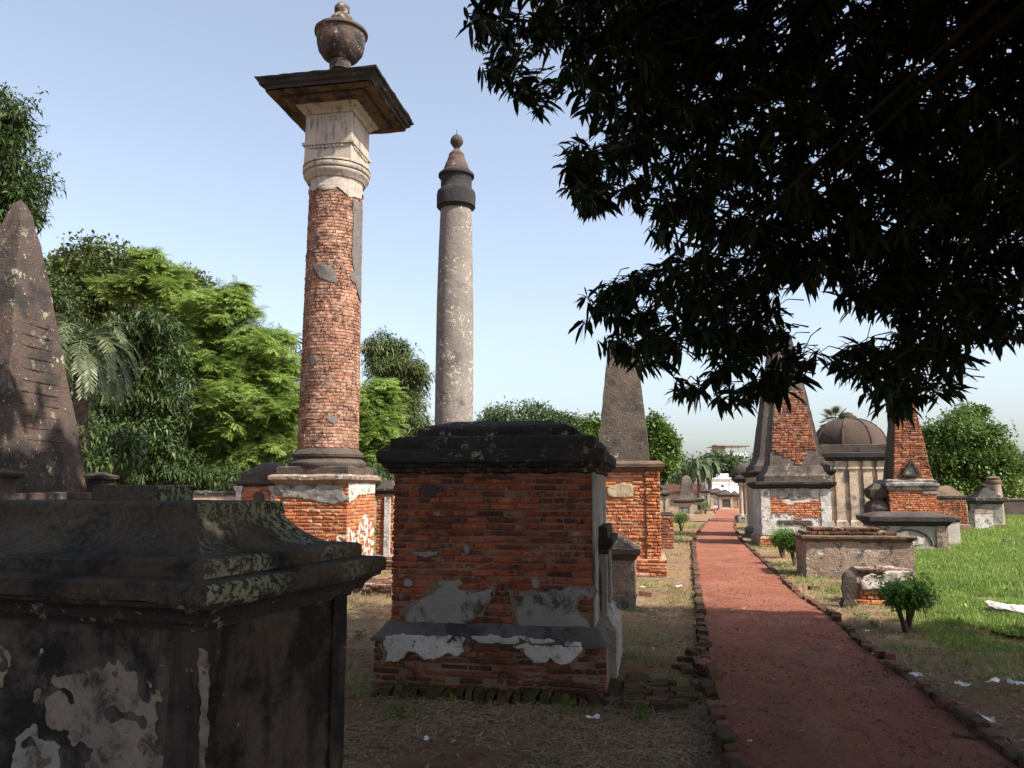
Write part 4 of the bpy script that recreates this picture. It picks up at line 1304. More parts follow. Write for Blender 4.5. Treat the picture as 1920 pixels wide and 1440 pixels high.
# small rounded tomb behind the central tomb, right
root, loc, W = chest('rounded_tomb', 'small dark brown tomb with rounded top, half hidden behind the central tomb at right', 1085, 1192, 1130, 11.3, .8, zat(1050, 11.2), ('patchy', 'soffit', 'brownblack', 'plaster'), plinth=.0, cor=.07, corh=.16, roof=((.05, .05), (.16, .08), (.3, .07)), seed=9)
# small brick stump beyond it
root, loc, W = chest('brick_stump', 'small brick grave stump standing beyond the orange obelisk pedestal, left of the path', 1232, 1263, 990, 23.5, .5, zat(968, 23.5), ('mortar_lt', 'soffit', 'brownblack'), plinth=.0, cor=.03, corh=.08, roof=((.02, .03),), seed=10, base_h=.05)
brick_wall(root, wallM(W, y=-.02), W, .02, zat(968, 23.5), M['brick_brown_i'], ch=.075, SL=.24, HL=.12, single=False, seed=74)

# ---------------------------------------------------------------- right side tombs
def chestR1():
    Y = 15.4
    loc, W = place(1512, 1716, 1060, Y)
    root = thing('rough_chest_tomb', 'long pitted plaster chest tomb with bare brick courses on its lid beside the lawn', 'tomb', loc, PHI)
    h = W / 2
    zt = zat(1016, Y)
    m = MB(); m.loft(-h, h, 0, 1.1, [(0, -.06), (.0, .1), (-.01, zt)], .08, .018, .03, 3); m.build('body', M['patchy'], root)
    z1 = zat(1006, Y)
    m = MB(); m.loft(-h, h, 0, 1.1, [(-.02, zt - .03), (.0, zt + .02), (.06, zt + .06), (.065, z1), (.03, z1 + .02)], .07, .012, .03, 5); m.build('cornice', M['soffit'], root)
    a = -h + .0
    for k, (i0, i1) in enumerate(((0, .28), (.16, .55))):
        Mx = Matrix.Translation((-h + i0, .0 + i0 * .6, 0))
        brick_wall(root, Mx, W - i0 - i1, z1 + .02 + k * .07, z1 + .09 + k * .07, M['brick_kerb'], ch=.07, SL=.24, HL=.12, seed=80 + k, dep=.4 - k * .1)
        m = MB(); m.box(-h + i0 + .05, h - i1 - .05, .1 + i0 * .6, 1.05, z1 + .015 + k * .07, z1 + .08 + k * .07); m.build('lid_fill', M['patchy'], root, 0)
    return root
chestR1()

# broken low tomb
Y = 11.9
loc, W = place(1612, 1722, 1110, Y)
root = thing('broken_low_tomb', 'broken knee-high grave with pale slab face on orange bricks behind the near bush', 'tomb', loc, PHI)
h = W / 2
zb_ = zat(1108, Y); zt_ = zat(1068, Y)
m = MB(); m.loft(-h - .02, h, .05, .55, [(0, -.06), (0, zt_ - .07), (-.02, zt_)], .07, .022, .05, 2); m.build('core', M['patchy'], root)
brick_wall(root, wallM(W + .3, x0=-h - .15, y=-.04), W + .3, 0, .075, M['brick_or'], ch=.07, seed=90)
brick_wall(root, wallM(W), W, .075, zb_, M['brick_or'], ch=.068, seed=91)
brick_wall(root, wallM(W * .8, y=.03, x0=-h), W * .8, zt_ - .07, zt_, M['brick_kerb'], ch=.07, seed=92)
S = [on_face(loc, PHI, 1480 + x / 6.857, 980 + y / 6.857) for x, y in ((905, 760), (970, 690), (1060, 655), (1180, 690), (1220, 625), (1520, 615), (1580, 690), (1550, 760), (1500, 850), (1260, 860), (1120, 850), (1000, 865), (925, 860))]
patch(root, 'pale_slab', S, M['stoneslab'], front_map(.0), .014, .05, .012, 3)
loc, W = place(1580, 1603, 1110, 11.6)
m = MB(); m.loft(-W / 2, W / 2, 0, .14, [(.0, -.05), (.02, .04), (-.005, .1), (.015, .25), (.01, .42), (-.03, .50), (-.07, .53)], .05, .02, .03, 6)
o = m.build('upright_stone', M['brownblack']); o.location = loc; o.rotation_euler = (0, .05, PHI)
tag(o, 'dark upright broken stone leaning at the left end of the low grave', 'stone')

# obelisk tombs on the right
def obelisk_tomb(name, label, pl, pr_, py, Y, zt_px, ob, apex_py, mats, base_h=.35, seed=1, cut=.0, bricks=None, brickmat='brick_brown_i', oinset=.12):
    loc, W = place(pl, pr_, py, Y)
    root = thing(name, label, 'obelisk', loc, PHI)
    h = W / 2
    zt = zat(zt_px, Y)
    m = MB(); m.loft(-h, h, 0, W, [(.1, -.06), (.1, base_h - .06), (.04, base_h), (.0, base_h + .03)], .16, .012, .03, seed); m.build('plinth', M[mats[3]], root)
    m = MB(); m.loft(-h, h, 0, W, [(0, base_h - .04), (0, zt + .02)], .16, .010, .02, seed + 1); m.build('pedestal', M[mats[0]], root)
    m = MB(); m.loft(-h, h, 0, W, [(-.01, zt - .02), (.05, zt + .03), (.1, zt + .05), (.17, zt + .13), (.17, zt + .19), (.02, zt + .22)], .10, .010, .03, seed + 2); m.build('cornice', M[mats[1]], root)
    zo = zt + .22
    yl = oinset
    x0 = on_face(loc, PHI, ob[0], 893, yl)[0]; x1 = on_face(loc, PHI, ob[1], 893, yl)[0]
    Wd = x1 - x0
    m = MB(); m.loft(x0, x1, yl, yl + Wd, [(.20, zo - .04), (.20, zo + .17), (.15, zo + .20), (.07, zo + .30), (.02, zo + .46), (-.03, zo + .48)], .14, .010, .02, seed + 3); m.build('obelisk_base', M[mats[2]], root)
    za = zat(apex_py, Y + Wd / 2)
    f = Wd * .5
    top = -f * .68
    m = MB(); m.loft(x0, x1, yl, yl + Wd, [(0, zo + .30), (top * .5, zo + .30 + (za - zo) * .46), (top, za - .45), (top - .02, za - .42), (-f + .02, za)], .16, .010, .02, seed + 4); sh = m.build('shaft', M[mats[2]], root)
    return root, loc, W, zt, x0, x1, yl, zo, za, top


root, loc, W, zt, x0, x1, yl, zo, za, top = obelisk_tomb('peeling_obelisk_tomb', 'tall obelisk with peeled brick face on a white flaking pedestal with red brick panel', 1428, 1559, 960, 24.2, 916, (1443, 1541), 634, ('plaster_w', 'cornice', 'obelisk_dk', 'mortar_lt'), .30, 3)
h = W / 2
def slope_face(x0, x1, yl, z0, ztop, top):
    """map (u, z) -> on the sloping front face of an obelisk shaft"""
    def f(x, z, d):
        t = (z - z0) / (ztop - z0)
        o = -top * t
        return (x, yl + o - d, z)
    return f
sf = slope_face(x0, x1, yl, zo + .30, za - .45, top)
def obelisk_bricks(root, x0, x1, yl, z0, z1, ztop, top, mat, seed, ch=.075, keepf=None):
    mb = MB(); r = random.Random(seed)
    n = int((z1 - z0) / ch)
    for i in range(n):
        z = z0 + (i + .5) * ch
        t = (z - (zo + .30)) / (ztop - (zo + .30)); o = -top * t
        a, b_ = x0 + o + .005, x1 - o - .005
        x = a
        while x < b_ - .04:
            L_ = min(r.choice((.12, .24)) * r.uniform(.9, 1.1), b_ - x)
            if not keepf or keepf(x + L_ / 2, z):
                vs_, fs_ = brick_shape(L_ - .012, ch - .012, .05, r, .006)
                T = Matrix.Translation((x + L_ / 2, yl + o - .032 + r.gauss(0, .008), z)) @ Matrix.Rotation(r.gauss(0, .02), 4, 'Y')
                mb.add([T @ Vector(v) for v in vs_], fs_)
            x += L_
    o = mb.build('brickwork', mat, root, 50); o['kind'] = 'stuff'
def keep_peel(x, z):
    wv = noise.noise(Vector((x * 2.2, z * 1.5, 3))) * .35
    return zo + .62 + .5 * abs((x - (x0 + x1) / 2)) + wv < z < zat(745, 24.6) + wv * 2 + (x - x0) * .4
obelisk_bricks(root, x0, x1, yl, zo + .35, zat(730, 24.6), za - .45, top, M['brick_brown_i'], 5, keepf=keep_peel)
# brick panel on the pedestal
pnl = [on_face(loc, PHI, 1400 + x / 6.26, 830 + y / 6.26) for x, y in ((215, 650), (350, 655), (480, 715), (600, 700), (720, 700), (800, 670), (890, 690), (880, 800), (840, 880), (600, 890), (520, 830), (370, 840), (330, 830), (220, 900))]
brick_wall(root, wallM(W, y=-.025), W, .35, zt, M['brick_or_i'], ch=.068, SL=.23, HL=.115, keep=lambda x, z: pip(pnl, x - h, z), single=False, seed=101)
for (xa, xb) in ((-h - .01, -h + .26), (h - .30, h + .01)):
    m = MB(); m.loft(xa, xb, -.035, .1, [(0, .34), (0, zt - .02)], .1, .012, .03, xa); m.build('pilaster', M['plaster_w'], root)
sp_ = [on_face(loc, PHI, 1400 + x / 6.26, 830 + y / 6.26) for x, y in ((200, 530), (760, 530), (755, 640), (640, 670), (360, 650), (300, 630), (205, 640))]
patch(root, 'dark_band', sp_, M['plaster'], front_map(.04), .03, .075, .04, 3)  # ragged band darker than the pedestal, just below the cornice
sp_ = [on_face(loc, PHI, 1400 + x / 6.26, 830 + y / 6.26) for x, y in ((360, 915), (780, 910), (770, 980), (560, 960), (480, 960), (370, 950))]
patch(root, 'dark_band', sp_, M['brownblack'], front_map(.0), .03, .04, .04, 6)  # second darker band, low on the pedestal
brick_wall(root, wallM(W + .2, y=-.115), W + .2, .0, .26, M['brick_or_i'], ch=.068, single=False, field='plinth_brickwork', seed=103)

obelisk_tomb('dark_obelisk_tomb', 'smooth dark obelisk on a cream pedestal half hidden behind the peeling obelisk, left edge showing', 1416, 1560, 950, 28.5, 893, (1424, 1545), 610, ('plaster_tan', 'cornice', 'brownblack', 'soffit'), .3, 12, oinset=.15)

# domed mausoleum
Ym = 32.5
loc, W = place(1541, 1690, 930, Ym)
root = thing('domed_mausoleum', 'tan and grey plaster mausoleum with ribbed brown dome and small knob on top', 'mausoleum', loc, PHI)
h = W / 2
zt = zat(862, Ym)
m = MB(); m.loft(-h, h, 0, W, [(.12, -.06), (.12, .35), (0, .4), (0, zt)], .3, .012, .02, 2); m.build('wall', M['mauso'], root)
for x in np.linspace(-h, h - .34, 6):
    m = MB(); m.loft(x, x + .34, -.10, .05, [(.05, .0), (.05, .45), (0, .5), (0, zt - .42), (.05, zt - .38), (.05, zt - .32), (.0, zt - .3), (0, zt - .05)], .15, .008, .01, x); m.build('pilaster', M['mauso'], root)
    m = MB(); m.loft(-h - .10, -h + .05, x + h, x + h + .34, [(.05, .0), (.05, .45), (0, .5), (0, zt - .42), (.05, zt - .38), (.05, zt - .32), (.0, zt - .3), (0, zt - .05)], .15, .008, .01, x); m.build('pilaster', M['plaster'], root)
z1, z2 = zat(850, Ym), zat(834, Ym)
m = MB(); m.loft(-h, h, 0, W, [(-.02, zt - .05), (.12, zt - .02), (.14, zt + .06), (.26, zt + .1), (.28, z1), (.08, z1 + .04)], .2, .012, .02, 3); m.build('cornice', M['cornice'], root)
m = MB(); m.loft(-h, h, 0, W, [(.04, z1), (.04, z2), (-.1, z2 + .03)], .2, .012, .02, 4); m.build('parapet', M['brownblack'], root)
za = zat(783, Ym + h)
m = MB()
vs_, fs_ = [], []
NR, NS = 12, 48
for k in range(NR + 1):
    a = math.pi / 2 * k / NR
    rr = (h - .05) * math.cos(a) ** .9 if k < NR else .02
    z = z2 - .05 + (za - z2) * math.sin(a) ** .95
    for i in range(NS):
        t = 2 * math.pi * (i + .5) / NS
        oc = math.cos(((t + math.pi / 8) % (math.pi / 4)) - math.pi / 8)
        q = rr * (.965 / oc * .6 + .4)
        vs_.append((q * math.cos(t), h + q * math.sin(t), z))
for k in range(NR):
    for i in range(NS):
        j = (i + 1) % NS
        fs_.append((k * NS + i, k * NS + j, (k + 1) * NS + j, (k + 1) * NS + i))
m.add(vs_, fs_); dm = m.build('dome', M['dome'], root, 50)
for i in range(8):
    t = math.pi / 8 + i * math.pi / 4
    pts = [((h - .03) * math.cos(math.pi / 2 * k / 10) ** .9 * math.cos(t), h + (h - .03) * math.cos(math.pi / 2 * k / 10) ** .9 * math.sin(t), z2 - .05 + (za - z2) * math.sin(math.pi / 2 * k / 10) ** .95) for k in range(10)]
    m = MB(); m.tube(pts, [.05] * 10, 6); m.build('rib', M['dome'], dm)
m = MB(); m.lathe(0, h, [(.38, za - .08), (.36, za + .05), (.25, za + .08), (.22, za + .16), (.1, za + .22), (.02, za + .24)], 16, .006); m.build('knob', M['dome'], dm)

# brick obelisk with pediment at the right
Y6 = 26.0
loc, W = place(1668, 1757, 940, Y6)
root = thing('pediment_obelisk_tomb', 'narrow brick obelisk with a small triangular pediment above an orange brick pedestal', 'obelisk', loc, PHI)
h = W / 2
zt = zat(918, Y6)
m = MB(); m.box(-h + .02, h - .02, .02, W - .02, -.05, zt + .02); m.build('pedestal', M['mortar_lt'], root, 0)
brick_wall(root, wallM(W), W, .0, zt, M['brick_or_i'], ch=.068, SL=.23, HL=.115, single=False, seed=111)
brick_wall(root, leftM(-h, W), W, .0, zt, M['brick_brown_i'], ch=.068, single=False, field='side_brickwork', seed=112)
m = MB(); m.loft(-h, h, 0, W, [(-.01, zt - .03), (.04, zt), (.04, zt + .08), (.10, zt + .12), (.10, zt + .20), (.04, zt + .24), (.04, zt + .3), (-.05, zt + .34)], .08, .02, .06, 5); m.build('cornice', M['plaster'], root)
m = MB(); m.loft(h - .42, h + .04, -.03, .1, [(-.06, zt - .2), (.0, zt - .13), (.0, zt - .05)], .08, .015, .04, 5); m.build('cornice_bracket', M['plaster'], root)
zo = zt + .32
x0 = on_face(loc, PHI, 1674, 893, .08)[0]; x1 = on_face(loc, PHI, 1749, 893, .08)[0]; yl = .08
za = zat(672, Y6 + .5); top = -(x1 - x0) * .36
m = MB(); m.loft(x0, x1, yl, yl + (x1 - x0), [(0, zo - .04), (top, za - .3), (top * 1.36, za)], .14, .01, .02, 3); m.build('shaft', M['brownblack'], root)
zo_keep = zo; zo = zo - .30
obelisk_bricks(root, x0, x1, yl, zo_keep, za - .4, za - .3, top, M['brick_brown_i'], 6, ch=.072)
zo = zo_keep
pxa = [on_face(loc, PHI, a, b_, -.1) for a, b_ in ((1695, 891), (1710, 864), (1725, 891))]
Mt = Matrix(((1, 0, 0, 0), (0, 0, 1, 0), (0, 1, 0, 0), (0, 0, 0, 1)))
m = MB(); m.prism(pxa, .0, .22, Mt); pdm = m.build('pediment', M['plaster_side'], root, 0)
for k in range(3):
    a, b_ = Vector((pxa[k][0], -.03, pxa[k][1])), Vector((pxa[(k + 1) % 3][0], -.03, pxa[(k + 1) % 3][1]))
    m = MB(); m.tube([a, b_], [.045, .045], 4); m.build('pediment_moulding', M['black'], pdm, 0)
m = MB(); m.loft(-h - .55, -h - .02, .1, .9, [(.0, .0), (.0, .5), (-.12, .65), (-.02, .85), (.04, 1.1), (-.05, 1.3), (-.14, 1.38), (-.02, 1.5), (.02, 1.72), (-.1, zt + .1), (-.2, zt + .2)], .1, .02, .03, 7); m.build('scroll_buttress', M['brownblack'], root)

# slab topped tomb in front of it
root, loc, W = chest('arched_panel_tomb', 'grey chest tomb with overhanging dark slab and incised arch, in front of the pediment obelisk', 1642, 1778, 1000, 22.4, 1.3, zat(986, 22.4), ('plaster', 'cornice', 'brownblack', 'plaster'), plinth=.04, cor=.16, corh=.26, roof=((.05, .06), (.25, .05)), seed=14, base_h=.12)
h = W / 2
za_ = zat(990, 22.4) - .05
pts = [(-.1 + .62 * math.cos(math.pi * k / 14), -.012, zat(1022, 22.4) + .42 * math.sin(math.pi * k / 14)) for k in range(15)]
m = MB(); m.tube(pts, [.022] * 15, 6); m.build('arch_moulding', M['brownblack'], root)
ol = [(-.6, .15), (-.55, .35), (-.3, .55), (-.05, .5), (-.1, .3), (.1, .18), (.15, .4), (.35, .3), (.3, .1)]
patch(root, 'whitewash_patch', [(x, z + .05) for x, z in ol], M['plaster_w'], front_map(.0), .03, .014, .08, 4, holes=(4, .15))
m = MB(); m.loft(h - .32, h - .04, -.05, .1, [(0, .05), (0, zat(986, 22.4))], .1, .02, .05, 4); m.build('pilaster', M['patchy'], root)
root, loc, W = chest('plain_low_tomb', 'small plain plaster tomb peeping out right of the arched chest tomb', 1740, 1800, 990, 24.2, 1.0, zat(978, 24.2), ('stoneslab', 'brownblack', 'brownblack'), plinth=.0, cor=.06, corh=.12, roof=((.05, .04),), seed=15, base_h=.05)

# ruined brick stub and pyramid roof tomb, far right
root, loc, W = chest('ruined_brick_tomb', 'crumbling brick tomb stub beyond the pediment obelisk at the edge of the lawn', 1752, 1812, 945, 33.5, 1.4, zat(938, 33.5), ('mortar', 'brownblack', 'soffit'), plinth=.1, cor=.05, corh=.2, roof=((.1, .08), (.4, .3), (.5, .02)), seed=16, base_h=.3)
brick_wall(root, wallM(W, y=-.02), W, .3, zat(938, 33.5), M['brick_brown_i'], ch=.075, single=False, seed=121)
root, loc, W = chest('pyramid_roof_tomb', 'small tomb with black pyramid roof and knob standing on the lawn at far right', 1836, 1880, 960, 36.5, 1.1, zat(945, 36.5), ('plaster', 'black', 'black', 'patchy'), plinth=.08, cor=.16, corh=.28, roof=((.0, .05), (.42, .42), (.5, .02)), seed=17)
m = MB(); zz = zat(912, 36.5); m.lathe(0, .55, [(.07, zz - .2), (.07, zz - .05), (.14, zz), (.14, zz + .06), (.05, zz + .12)], 14, .004); m.build('knob', M['black'], root)
pc = at(1868, 960, 38.5)
root = thing('brick_stub_column', 'short broken plastered column behind the pyramid-roofed tomb', 'column', (pc.x, 38.5, 0), PHI)
m = MB(); m.lathe(0, 0, [(.34, -.05), (.33, 1.2), (.29, zat(908, 38.5)), (.26, zat(907, 38.5))], 20, .02, 3); m.build('shaft', M['patchy'], root)
m = MB(); m.lathe(0, 0, [(.26, zat(909, 38.5)), (.34, zat(906, 38.5)), (.34, zat(902, 38.5)), (.27, zat(900, 38.5)), (.3, zat(896, 38.5)), (.1, zat(893, 38.5))], 20, .02, 5); m.build('broken_capital', M['soffit'], root)
root, loc, W = chest('lime_block', 'low whitewashed block with dark broken left end in front of the pyramid-roofed tomb', 1828, 1862, 970, 34.5, .7, zat(962, 34.5), ('plaster_w', 'patchy', 'patchy'), plinth=.0, cor=.0, corh=.1, roof=((.05, .05),), seed=18, base_h=.05)
pa, pb = at(1876, 940, 55), at(2300, 940, 55)
root = thing('boundary_wall', 'long low black wall behind the lawn at the right edge', 'wall', (pa.x, 55, 0), 0)
m = MB(); m.loft(0, pb.x - pa.x, 0, .4, [(0, -.05), (0, zat(939, 55))], .8, .02, .02, 2); m.build('body', M['brownblack'], root)
m = MB(); m.loft(0, pb.x - pa.x, 0, .4, [(.05, zat(939, 55)), (.08, zat(937, 55)), (-.05, zat(934, 55))], .8, .02, .02, 2); m.build('coping', M['black'], root)
slab_bricks('brick_grave_slab', 'thin brick grave edge in the grass at the right edge', 1884, 1960, 1014, 25.8, .3, .12, 63)

# white broken slab in the grass, right edge
p = G(1900, 1160)
m = MB(); m.loft(-.26, .40, -.14, .16, [(.0, -.04), (-.03, .04), (.02, .09), (-.05, .11), (-.09, .115)], .06, .035, .12, 3)
o = m.build('white_slab_fragment', M['plaster_w']); o.location = (p.x + .08, p.y + .2, .03); o.rotation_euler = (.10, .12, -.25)
tag(o, 'broken piece of whitewashed slab lying in the grass at the right edge', 'slab')

# ---------------------------------------------------------------- far tombs along the path
fars = [
    ('far_chest_tomb', 'pale chest tomb with framed panel and a thin obelisk, far left of the path bend', 1266, 1299, 955, 52, 1.6, 943, ('plaster_tan', 'brownblack', 'brownblack')),
    ('far_chest_tomb', 'far dark-capped tomb at the left of the tiled roof, cut by the brick pedestal', 1238, 1252, 940, 47, 1.5, 930, ('plaster_tan', 'brownblack', 'brownblack')),
    ('far_chest_tomb', 'far tomb with open dark side, right of the thin obelisk', 1303, 1318, 950, 60, 1.6, 941, ('plaster_tan', 'black', 'brownblack')),
    ('far_chest_tomb', 'far square tomb with dark flat cap left of the white building', 1317, 1330, 940, 74, 2.0, 924, ('plaster_tan', 'brownblack', 'brownblack')),
    ('far_chest_tomb', 'far brick and plaster tomb with low hipped roof in front of the white building', 1333, 1358, 940, 78, 2.4, 927, ('stoneslab', 'brownblack', 'brownblack')),
    ('far_chest_tomb', 'far wide tomb with dark recess just left of the far pillared tomb', 1349, 1374, 942, 70, 2.0, 931, ('plaster_tan', 'brownblack', 'brownblack')),
    ('far_chest_tomb', 'far low orange brick wall tomb between white building and pillared tomb', 1371, 1388, 940, 82, 2.0, 931, ('brick_or', 'brownblack', 'brownblack'))]
for i, (nm, lb, a, b_, py, Y, dp, zp, mt) in enumerate(fars):
    root, loc, W = chest(nm, lb, a, b_, py, Y, dp, zat(zp, Y), mt, plinth=.1, cor=.2, corh=.22, roof=((.1, .1), (.5, .3)) if i != 2 else ((.0, .08),), seed=20 + i)
    root['group'] = 'tombs at the far end of the path'
    h = W / 2
    zz = zat(zp, Y)
    m = MB(); m.box(-h * .55, h * .55, -.012, .05, .35, zz - .25); m.build('panel', M['brownblack'] if i in (2, 5) else M['plaster'], root, 0)  # dark panels: shade of the open side and recess put into colour
    for s in (-1, 1):
        m = MB(); m.box(s * h * .85 - .12, s * h * .85 + .12, -.06, .1, .1, zz - .01); m.build('pilaster', M['plaster_tan'], root, 0)
pc = at(1288, 940, 55)
m = MB(); m.loft(-.55, .55, -.55, .55, [(0, .8), (0, zat(936, 55)), (-.08, zat(930, 55)), (-.22, zat(900, 55)), (-.32, zat(895, 55)), (-.5, zat(891, 55))], .25, .015, .02, 2)
o = m.build('thin_obelisk', M['obelisk_dk']); o.location = (pc.x, 55, 0); o.rotation_euler = (0, 0, PHI)
tag(o, 'small blunt brown obelisk far off beside the tiled roof', 'obelisk')
# pillared tomb by the path
Y = 43
loc, W = place(1386, 1412, 940, Y)
root = thing('pillared_tomb', 'small open tomb with clustered round pillars beside the far path, left of the obelisks', 'tomb', loc, PHI)
h = W / 2
zt = zat(905, Y)
m = MB(); m.loft(-h, h, 0, 1.6, [(.1, -.05), (.1, .3), (0, .34)], .2, .01); m.build('plinth', M['plaster'], root)
for x in (-h + .12, -h + .38, -h + .62):
    m = MB(); m.lathe(x, .12, [(.16, .3), (.16, .42), (.11, .46), (.10, zt - .2), (.15, zt - .14), (.15, zt)], 16, .003); m.build('pillar', M['plaster_tan'], root)
m = MB(); m.loft(-h * .1, h, .1, 1.5, [(0, .3), (0, zt)], .2, .01); m.build('wall', M['plaster'], root)
m = MB(); m.loft(-h, h, 0, 1.6, [(.0, zt - .01), (.06, zt + .04), (.2, zt + .2), (.2, zt + .3), (.0, zt + .4)], .15, .01, .02); m.build('cornice', M['cornice'], root)
m = MB(); m.lathe(.2, .8, [(.9, zt + .36), (.85, zt + .6), (.6, zt + .9), (.3, zt + 1.05), (.05, zt + 1.1)], 20, .01); m.build('dome', M['brownblack'], root)

# ---------------------------------------------------------------- far buildings
Yw = 130
a, b_ = at(1318, 925, Yw), at(1392, 925, Yw)
zt = zat(898, Yw)
root = thing('white_building', 'low white painted building with stepped cornice behind the far tombs', 'building', (a.x, Yw, 0), 0)
L_ = b_.x - a.x
m = MB(); m.prism([(1.6, 0), (L_, 0), (L_, 6), (0, 6), (0, 1.8)], -.1, zt); m.build('wall', M['white'], root, 0)
for k, (o_, z0_, z1_) in enumerate(((.10, zt - .75, zt - .6), (.2, zt - .25, zt), (.35, zt, zt + .22))):
    m = MB(); m.prism([(1.6 - o_ * .6, -o_), (L_ + o_, -o_), (L_ + o_, 6), (-o_, 6), (-o_, 1.8 - o_ * .6)], z0_, z1_); m.build('cornice', M['white'], root, 0)
m = MB(); m.box(3.0, 3.5, -.03, .1, zt - 1.3, zt - 1.0); m.build('window', M['glass'], root, 0)
m = MB(); m.box(.45, .55, .9, 1.3, zt - 1.9, zt - .9); m.build('window', M['glass'], root, 0)
m = MB(); m.box(3.2, 4.8, 2, 3.5, zt + .2, zt + .9); m.build('roof_room', M['white'], root, 0)
m = MB(); m.tube([(4.5, -.15, 0), (4.5, -.15, zt)], [.06, .06], 6); m.build('drain_pipe', M['white'], root)
Yb = 230
a, b_ = at(1347, 880, Yb), at(1403, 880, Yb)
root = thing('apartment_block', 'pale grey several-storey apartment block with balconies above the far trees', 'building', (a.x, Yb, 0), .06)
L_ = b_.x - a.x
zr = zat(850, Yb)
m = MB(); m.box(0, L_, 0, 9, 0, zr); m.build('wall', M['concrete'], root, 0)
flo = 3.0
nfl = int(zr / flo)
for k in range(nfl):
    z = zr - (k + 1) * flo
    m = MB(); m.box(-.3 if k else .0, L_ + .5, -1.2, 0.02, z, z + .18); bal = m.build('balcony', M['white'], root, 0)
    m = MB(); m.box(-.3 if k else .0, L_ + .5, -1.22, -1.12, z + .18, z + .95); m.build('balcony_rail', M['white'], bal, 0)
    for q in range(4):
        xx = .8 + q * (L_ - 1.4) / 4
        m = MB(); m.box(xx, xx + 1.1, -.03, .1, z + .9, z + 2.3); wd = m.build('window', M['glass'], root, 0)
        m = MB(); m.box(xx - .08, xx + 1.18, -.06, -.028, z + .82, z + .9); m.build('sill', M['white'], wd, 0)
m = MB(); m.box(-.5, L_ + .6, -.8, 9, zr + 2.0, zr + 2.2); rf = m.build('roof_canopy', M['glass'], root, 0)
for q in range(5):
    m = MB(); m.box(.1 + q * L_ / 4.3, .25 + q * L_ / 4.3, 0, .15, zr, zr + 2.0); m.build('post', M['concrete'], rf, 0)
m = MB(); m.box(-.2, 2.4, .5, 5, zr, zr + 2.6); m.build('stair_tower', M['plaster_tan'], root, 0)
# tiled shed
Yt = 95
a, b_ = at(1253, 930, Yt), at(1322, 930, Yt)
root = thing('tiled_roof_shed', 'long shed with weathered red-brown tiled roof behind the far tombs', 'shed', (a.x, Yt, 0), 0)
L_ = b_.x - a.x
ze_, zr_ = zat(924, Yt), zat(907, Yt)
m = MB(); m.box(0, L_, 0, 5, -.1, ze_); m.build('wall', M['plaster_tan'], root, 0)
for k in range(14):
    t0, t1 = k / 14, (k + 1) / 14
    m = MB(); m.box(-.3, L_ + .3, -.4 + 2.9 * t0, -.4 + 2.9 * t1 + .1, ze_ - .02 + (zr_ - ze_) * t0, ze_ + .10 + (zr_ - ze_) * t0); m.build('tile_course', M['tile'], root, 0)
m = MB(); m.box(-.3, L_ + .3, 2.4, 5.3, ze_ - .02, ze_ + .1); m.build('rear_roof', M['tile'], root, 0)


# ================================================================ VEGETATION
def lobe(px, py, rx, ry, Y, dep=None):
    c = at(px, py, Y)
    k = (Y * CT + (c.z - EH) * ST) / F
    return (c.x, c.y, c.z, rx * k, (dep if dep else (rx + ry) / 2 * k), ry * k)


def crown_pts(lobes, n, shell=0.5, sc=1.0, zmin=0.25, seed=0):
    g = np.random.default_rng(seed + 100)
    vol = np.array([(l[3] * l[4] * l[5]) ** (2 / 3) for l in lobes]); vol = vol / vol.sum()
    out = []
    for l, f in zip(lobes, vol):
        N_ = int(n * f) + 1
        per = 15
        def one(lo, hi):
            u = g.normal(size=3); u /= np.linalg.norm(u)
            q = Vector((u[0] * 2.1 + l[0] * .7, u[1] * 2.1 + l[1], u[2] * 2.1 + l[2] * .7))
            bumpf = 1.0 + 0.34 * noise.noise(q) + 0.22 * noise.noise(q * 2.4)
            rr = g.uniform(lo ** 2, hi ** 2) ** .5 * bumpf
            return np.array([l[0] + u[0] * l[3] * rr, l[1] + u[1] * l[4] * rr, l[2] + u[2] * l[5] * rr])
        cand = [one(.1, .75) for _ in range(int(N_ * .3))]                     # shaded inside of the crown
        for _ in range(max(5, int(N_ * .7 / per))):                            # boughs: clumps near the outside
            c = one(.72, .98)
            rb = .26 * min(l[3], l[5]) * g.uniform(.7, 1.35)
            for _k in range(per):
                d = g.normal(size=3)
                cand.append(c + d * np.array([rb, rb, rb * .55]) * .75)
        for p in cand:
            if p[2] > zmin: out.append((p[0], p[1], p[2], sc))
    return out


